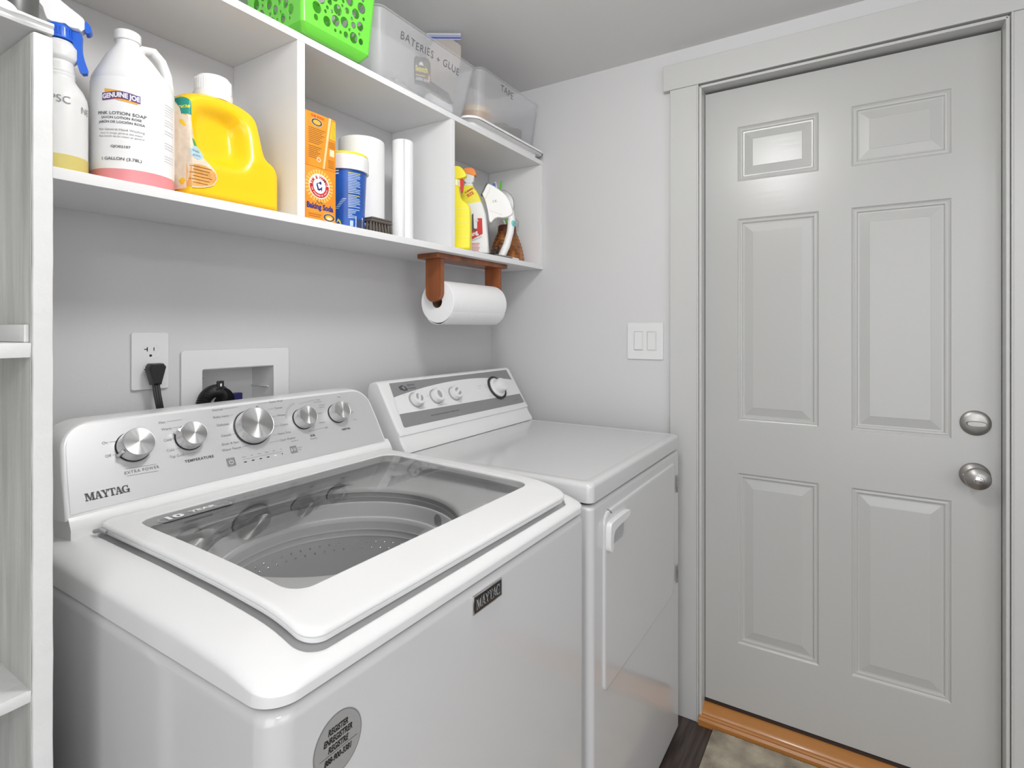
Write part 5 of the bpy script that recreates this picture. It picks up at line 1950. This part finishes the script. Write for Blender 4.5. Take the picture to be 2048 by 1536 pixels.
m.build('handle_grip', dd, sharp=50)
for z0_, z1_ in ((.7780, .8320), (.4950, .5500)):
    m = MB()
    m.box(-.1420, -.1240, z0_, z1_, .0045, .0062, CHROME, .0004, 1, M=DRF)
    for k in range(3):
        m.lathe([(0, 0), (.0022, 0), (.0022, (z1_ - z0_) / 3 - .001), (0, (z1_ - z0_) / 3 - .001)], NICKEL if k % 2 else CHROME, 10, M=frame((-.1330, Y0 - .0066, z0_ + (z1_ - z0_) / 3 * k), (1, 0, 0), (0, 1, 0)))
    m.build('hinge', dd, sharp=40)
# console
m = MB()
cp = [(-.252, .9535), (-.250, .962), (-.2420, .972), (-.2340, .984), (-.2290, .9955), (-.2320, .9985), (-.2310, 1.0040), (-.2225, 1.0125), (-.1450, 1.1357), (-.1400, 1.1400), (-.1320, 1.1415), (-.1120, 1.1360), (-.1050, 1.123), (-.1030, .9535)]
rs = []
for x, k in ((X0, .90), (X0 + .0015, .965), (X0 + .006, .995), (X0 + .012, 1.0), (X1 - .012, 1.0), (X1 - .006, .995), (X1 - .0015, .965), (X1, .90)):
    rs.append([(x, -.16 + (y + .16) * k, .9535 + (z - .9535) * (1 - (1 - k) * .4)) for y, z in cp])
m.loft(rs, PLASTIC)
m.build('console', t, sharp=40)
A2 = math.atan2(1.1357 - 1.0125, .0775)
DU = Vector((0, math.cos(A2), math.sin(A2)))
DN = Vector((0, -math.sin(A2), math.cos(A2)))
DCF = frame((0, -.2225, 1.0125), (1, 0, 0), DU, DN)
m = MB()
LGP = mat('console_grey', (.235, .235, .24), .35)
m.poly([(-.738, .010), (-.734, .005), (-.106, .003), (-.103, .008), (-.114, .1430), (-.722, .1430)], LGP, DCF, off=.0007)
arc = [(-.7370, .0460), (-.1050, .0390), (-.1100, .1000)]
for i in range(21):
    u = i / 20
    x = -.1105 + (-.7285 + .1105) * u
    q = (u - .45)
    arc.append((x, .1260 - (.026 * (q / .45) ** 2 if q < 0 else .028 * (q / .55) ** 2)))
m.poly(arc, PLASTIC, DCF, off=.0010)
DT = DCF @ T3(0, 0, .0012)
for st, x, y, s_, c in (('Temperature', -.6380, .0500, .0065, INKL), ('Automatic Cycles', -.5470, .0490, .0065, INKL), ('Start', -.4570, .0470, .0060, INKL), ('Commercial', -.6580, .1180, .0065, INK), ('MAYTAG', -.6580, .1270, .0080, INK),
                        ('Heavy Duty Extra Large Capacity   IntelliDry Sensing', -.6150, .0220, .0062, INK), ('Timed Dry', -.3350, .0930, .0055, INKL), ('Damp', -.3350, .0840, .0055, INKL), ('Normal', -.2950, .0930, .0050, INKL),
                        ('Cotton', -.2950, .0830, .0050, INKL), ('Delicate', -.3000, .0500, .0055, INKL), ('More Dry', -.3000, .0400, .0055, INKL), ('Model 24', -.1550, .0160, .0052, INK), ('Less Dry', -.2150, .1150, .0050, INKL),
                        ('Low', -.6900, .1000, .0050, INKL), ('Med', -.6400, .0980 + .012, .0050, INKL), ('High', -.5980, .0850, .0050, INKL)):
    m.text(st, s_, c, DT @ T3(x, y, 0), align='CENTER' if x > -.70 and st in ('Temperature', 'Automatic Cycles', 'Start') else 'LEFT', off=.0002)
m.poly([(-.694, .128), (-.678, .133), (-.666, .127), (-.660, .115), (-.676, .113), (-.690, .119)], INK, DT)
m.poly([(-.683, .1270), (-.673, .1285), (-.669, .1180), (-.677, .1175)], LGP, DT, off=.0006)
m.build('control_panel', t, wn=False, recalc=False)
for x, rot in ((-.6500, -.5), (-.5600, -1.57), (-.4700, -1.1)):
    F_ = DCF @ T3(x, .0800, .001)
    m = MB()
    m.lathe([(0, 0), (.0245, 0), (.0245, .003), (.0230, .0045), (0, .0045)], GREYP, 40)
    m.lathe([(0, .0040), (.0220, .0040), (.0215, .0180), (.0200, .0200), (0, .0200)], PLASTIC, 40)
    kb = m.build('knob', t, at=F_, local=True, sharp=40)
    m = MB()
    if rot == -1.57:
        m.poly(circ(0, 0, .0085, 24, .0125), GREYP, off=.0204)
    else:
        for sg in (-1, 1):
            m.poly([(p[0], p[1]) for p in [(sg * .0045, -.011), (sg * .0045, .011), (sg * .0115, .008), (sg * .0135, .0), (sg * .0115, -.008)]], GREYP, Matrix.Rotation(rot, 4, 'Z'), off=.0204)
    m.build('knob_inlay', kb, at=F_, local=True, wn=False, recalc=False)
F_ = DCF @ T3(-.2330, .0760, .001)
m = MB()
DIALD = mat('dial_dark', (.05, .05, .055), .4)
m.lathe([(0, 0), (.0430, 0), (.0430, .004), (.0410, .0055), (0, .0055)], DIALD, 56)
for i in range(40):
    a = 2 * PI * i / 40
    m.box(.0385, .0450, -.0012, .0012, .001, .0075, DIALD, M=Matrix.Rotation(a, 4, 'Z'))
m.lathe([(0, .005), (.0370, .005), (.0360, .0085), (.0330, .0105), (.0270, .0115), (0, .0115)], PLASTIC, 56)
kb = m.build('timer_dial', t, at=F_, local=True, sharp=40)
m = MB()
m.lathe([(.0265, .0110), (.0258, .0150), (.0250, .0300), (.0225, .0345), (.012, .0360), (0, .0362)], PLASTIC, 56, cap0=False)
m.build('timer_knob', kb, at=F_, local=True, sharp=40)
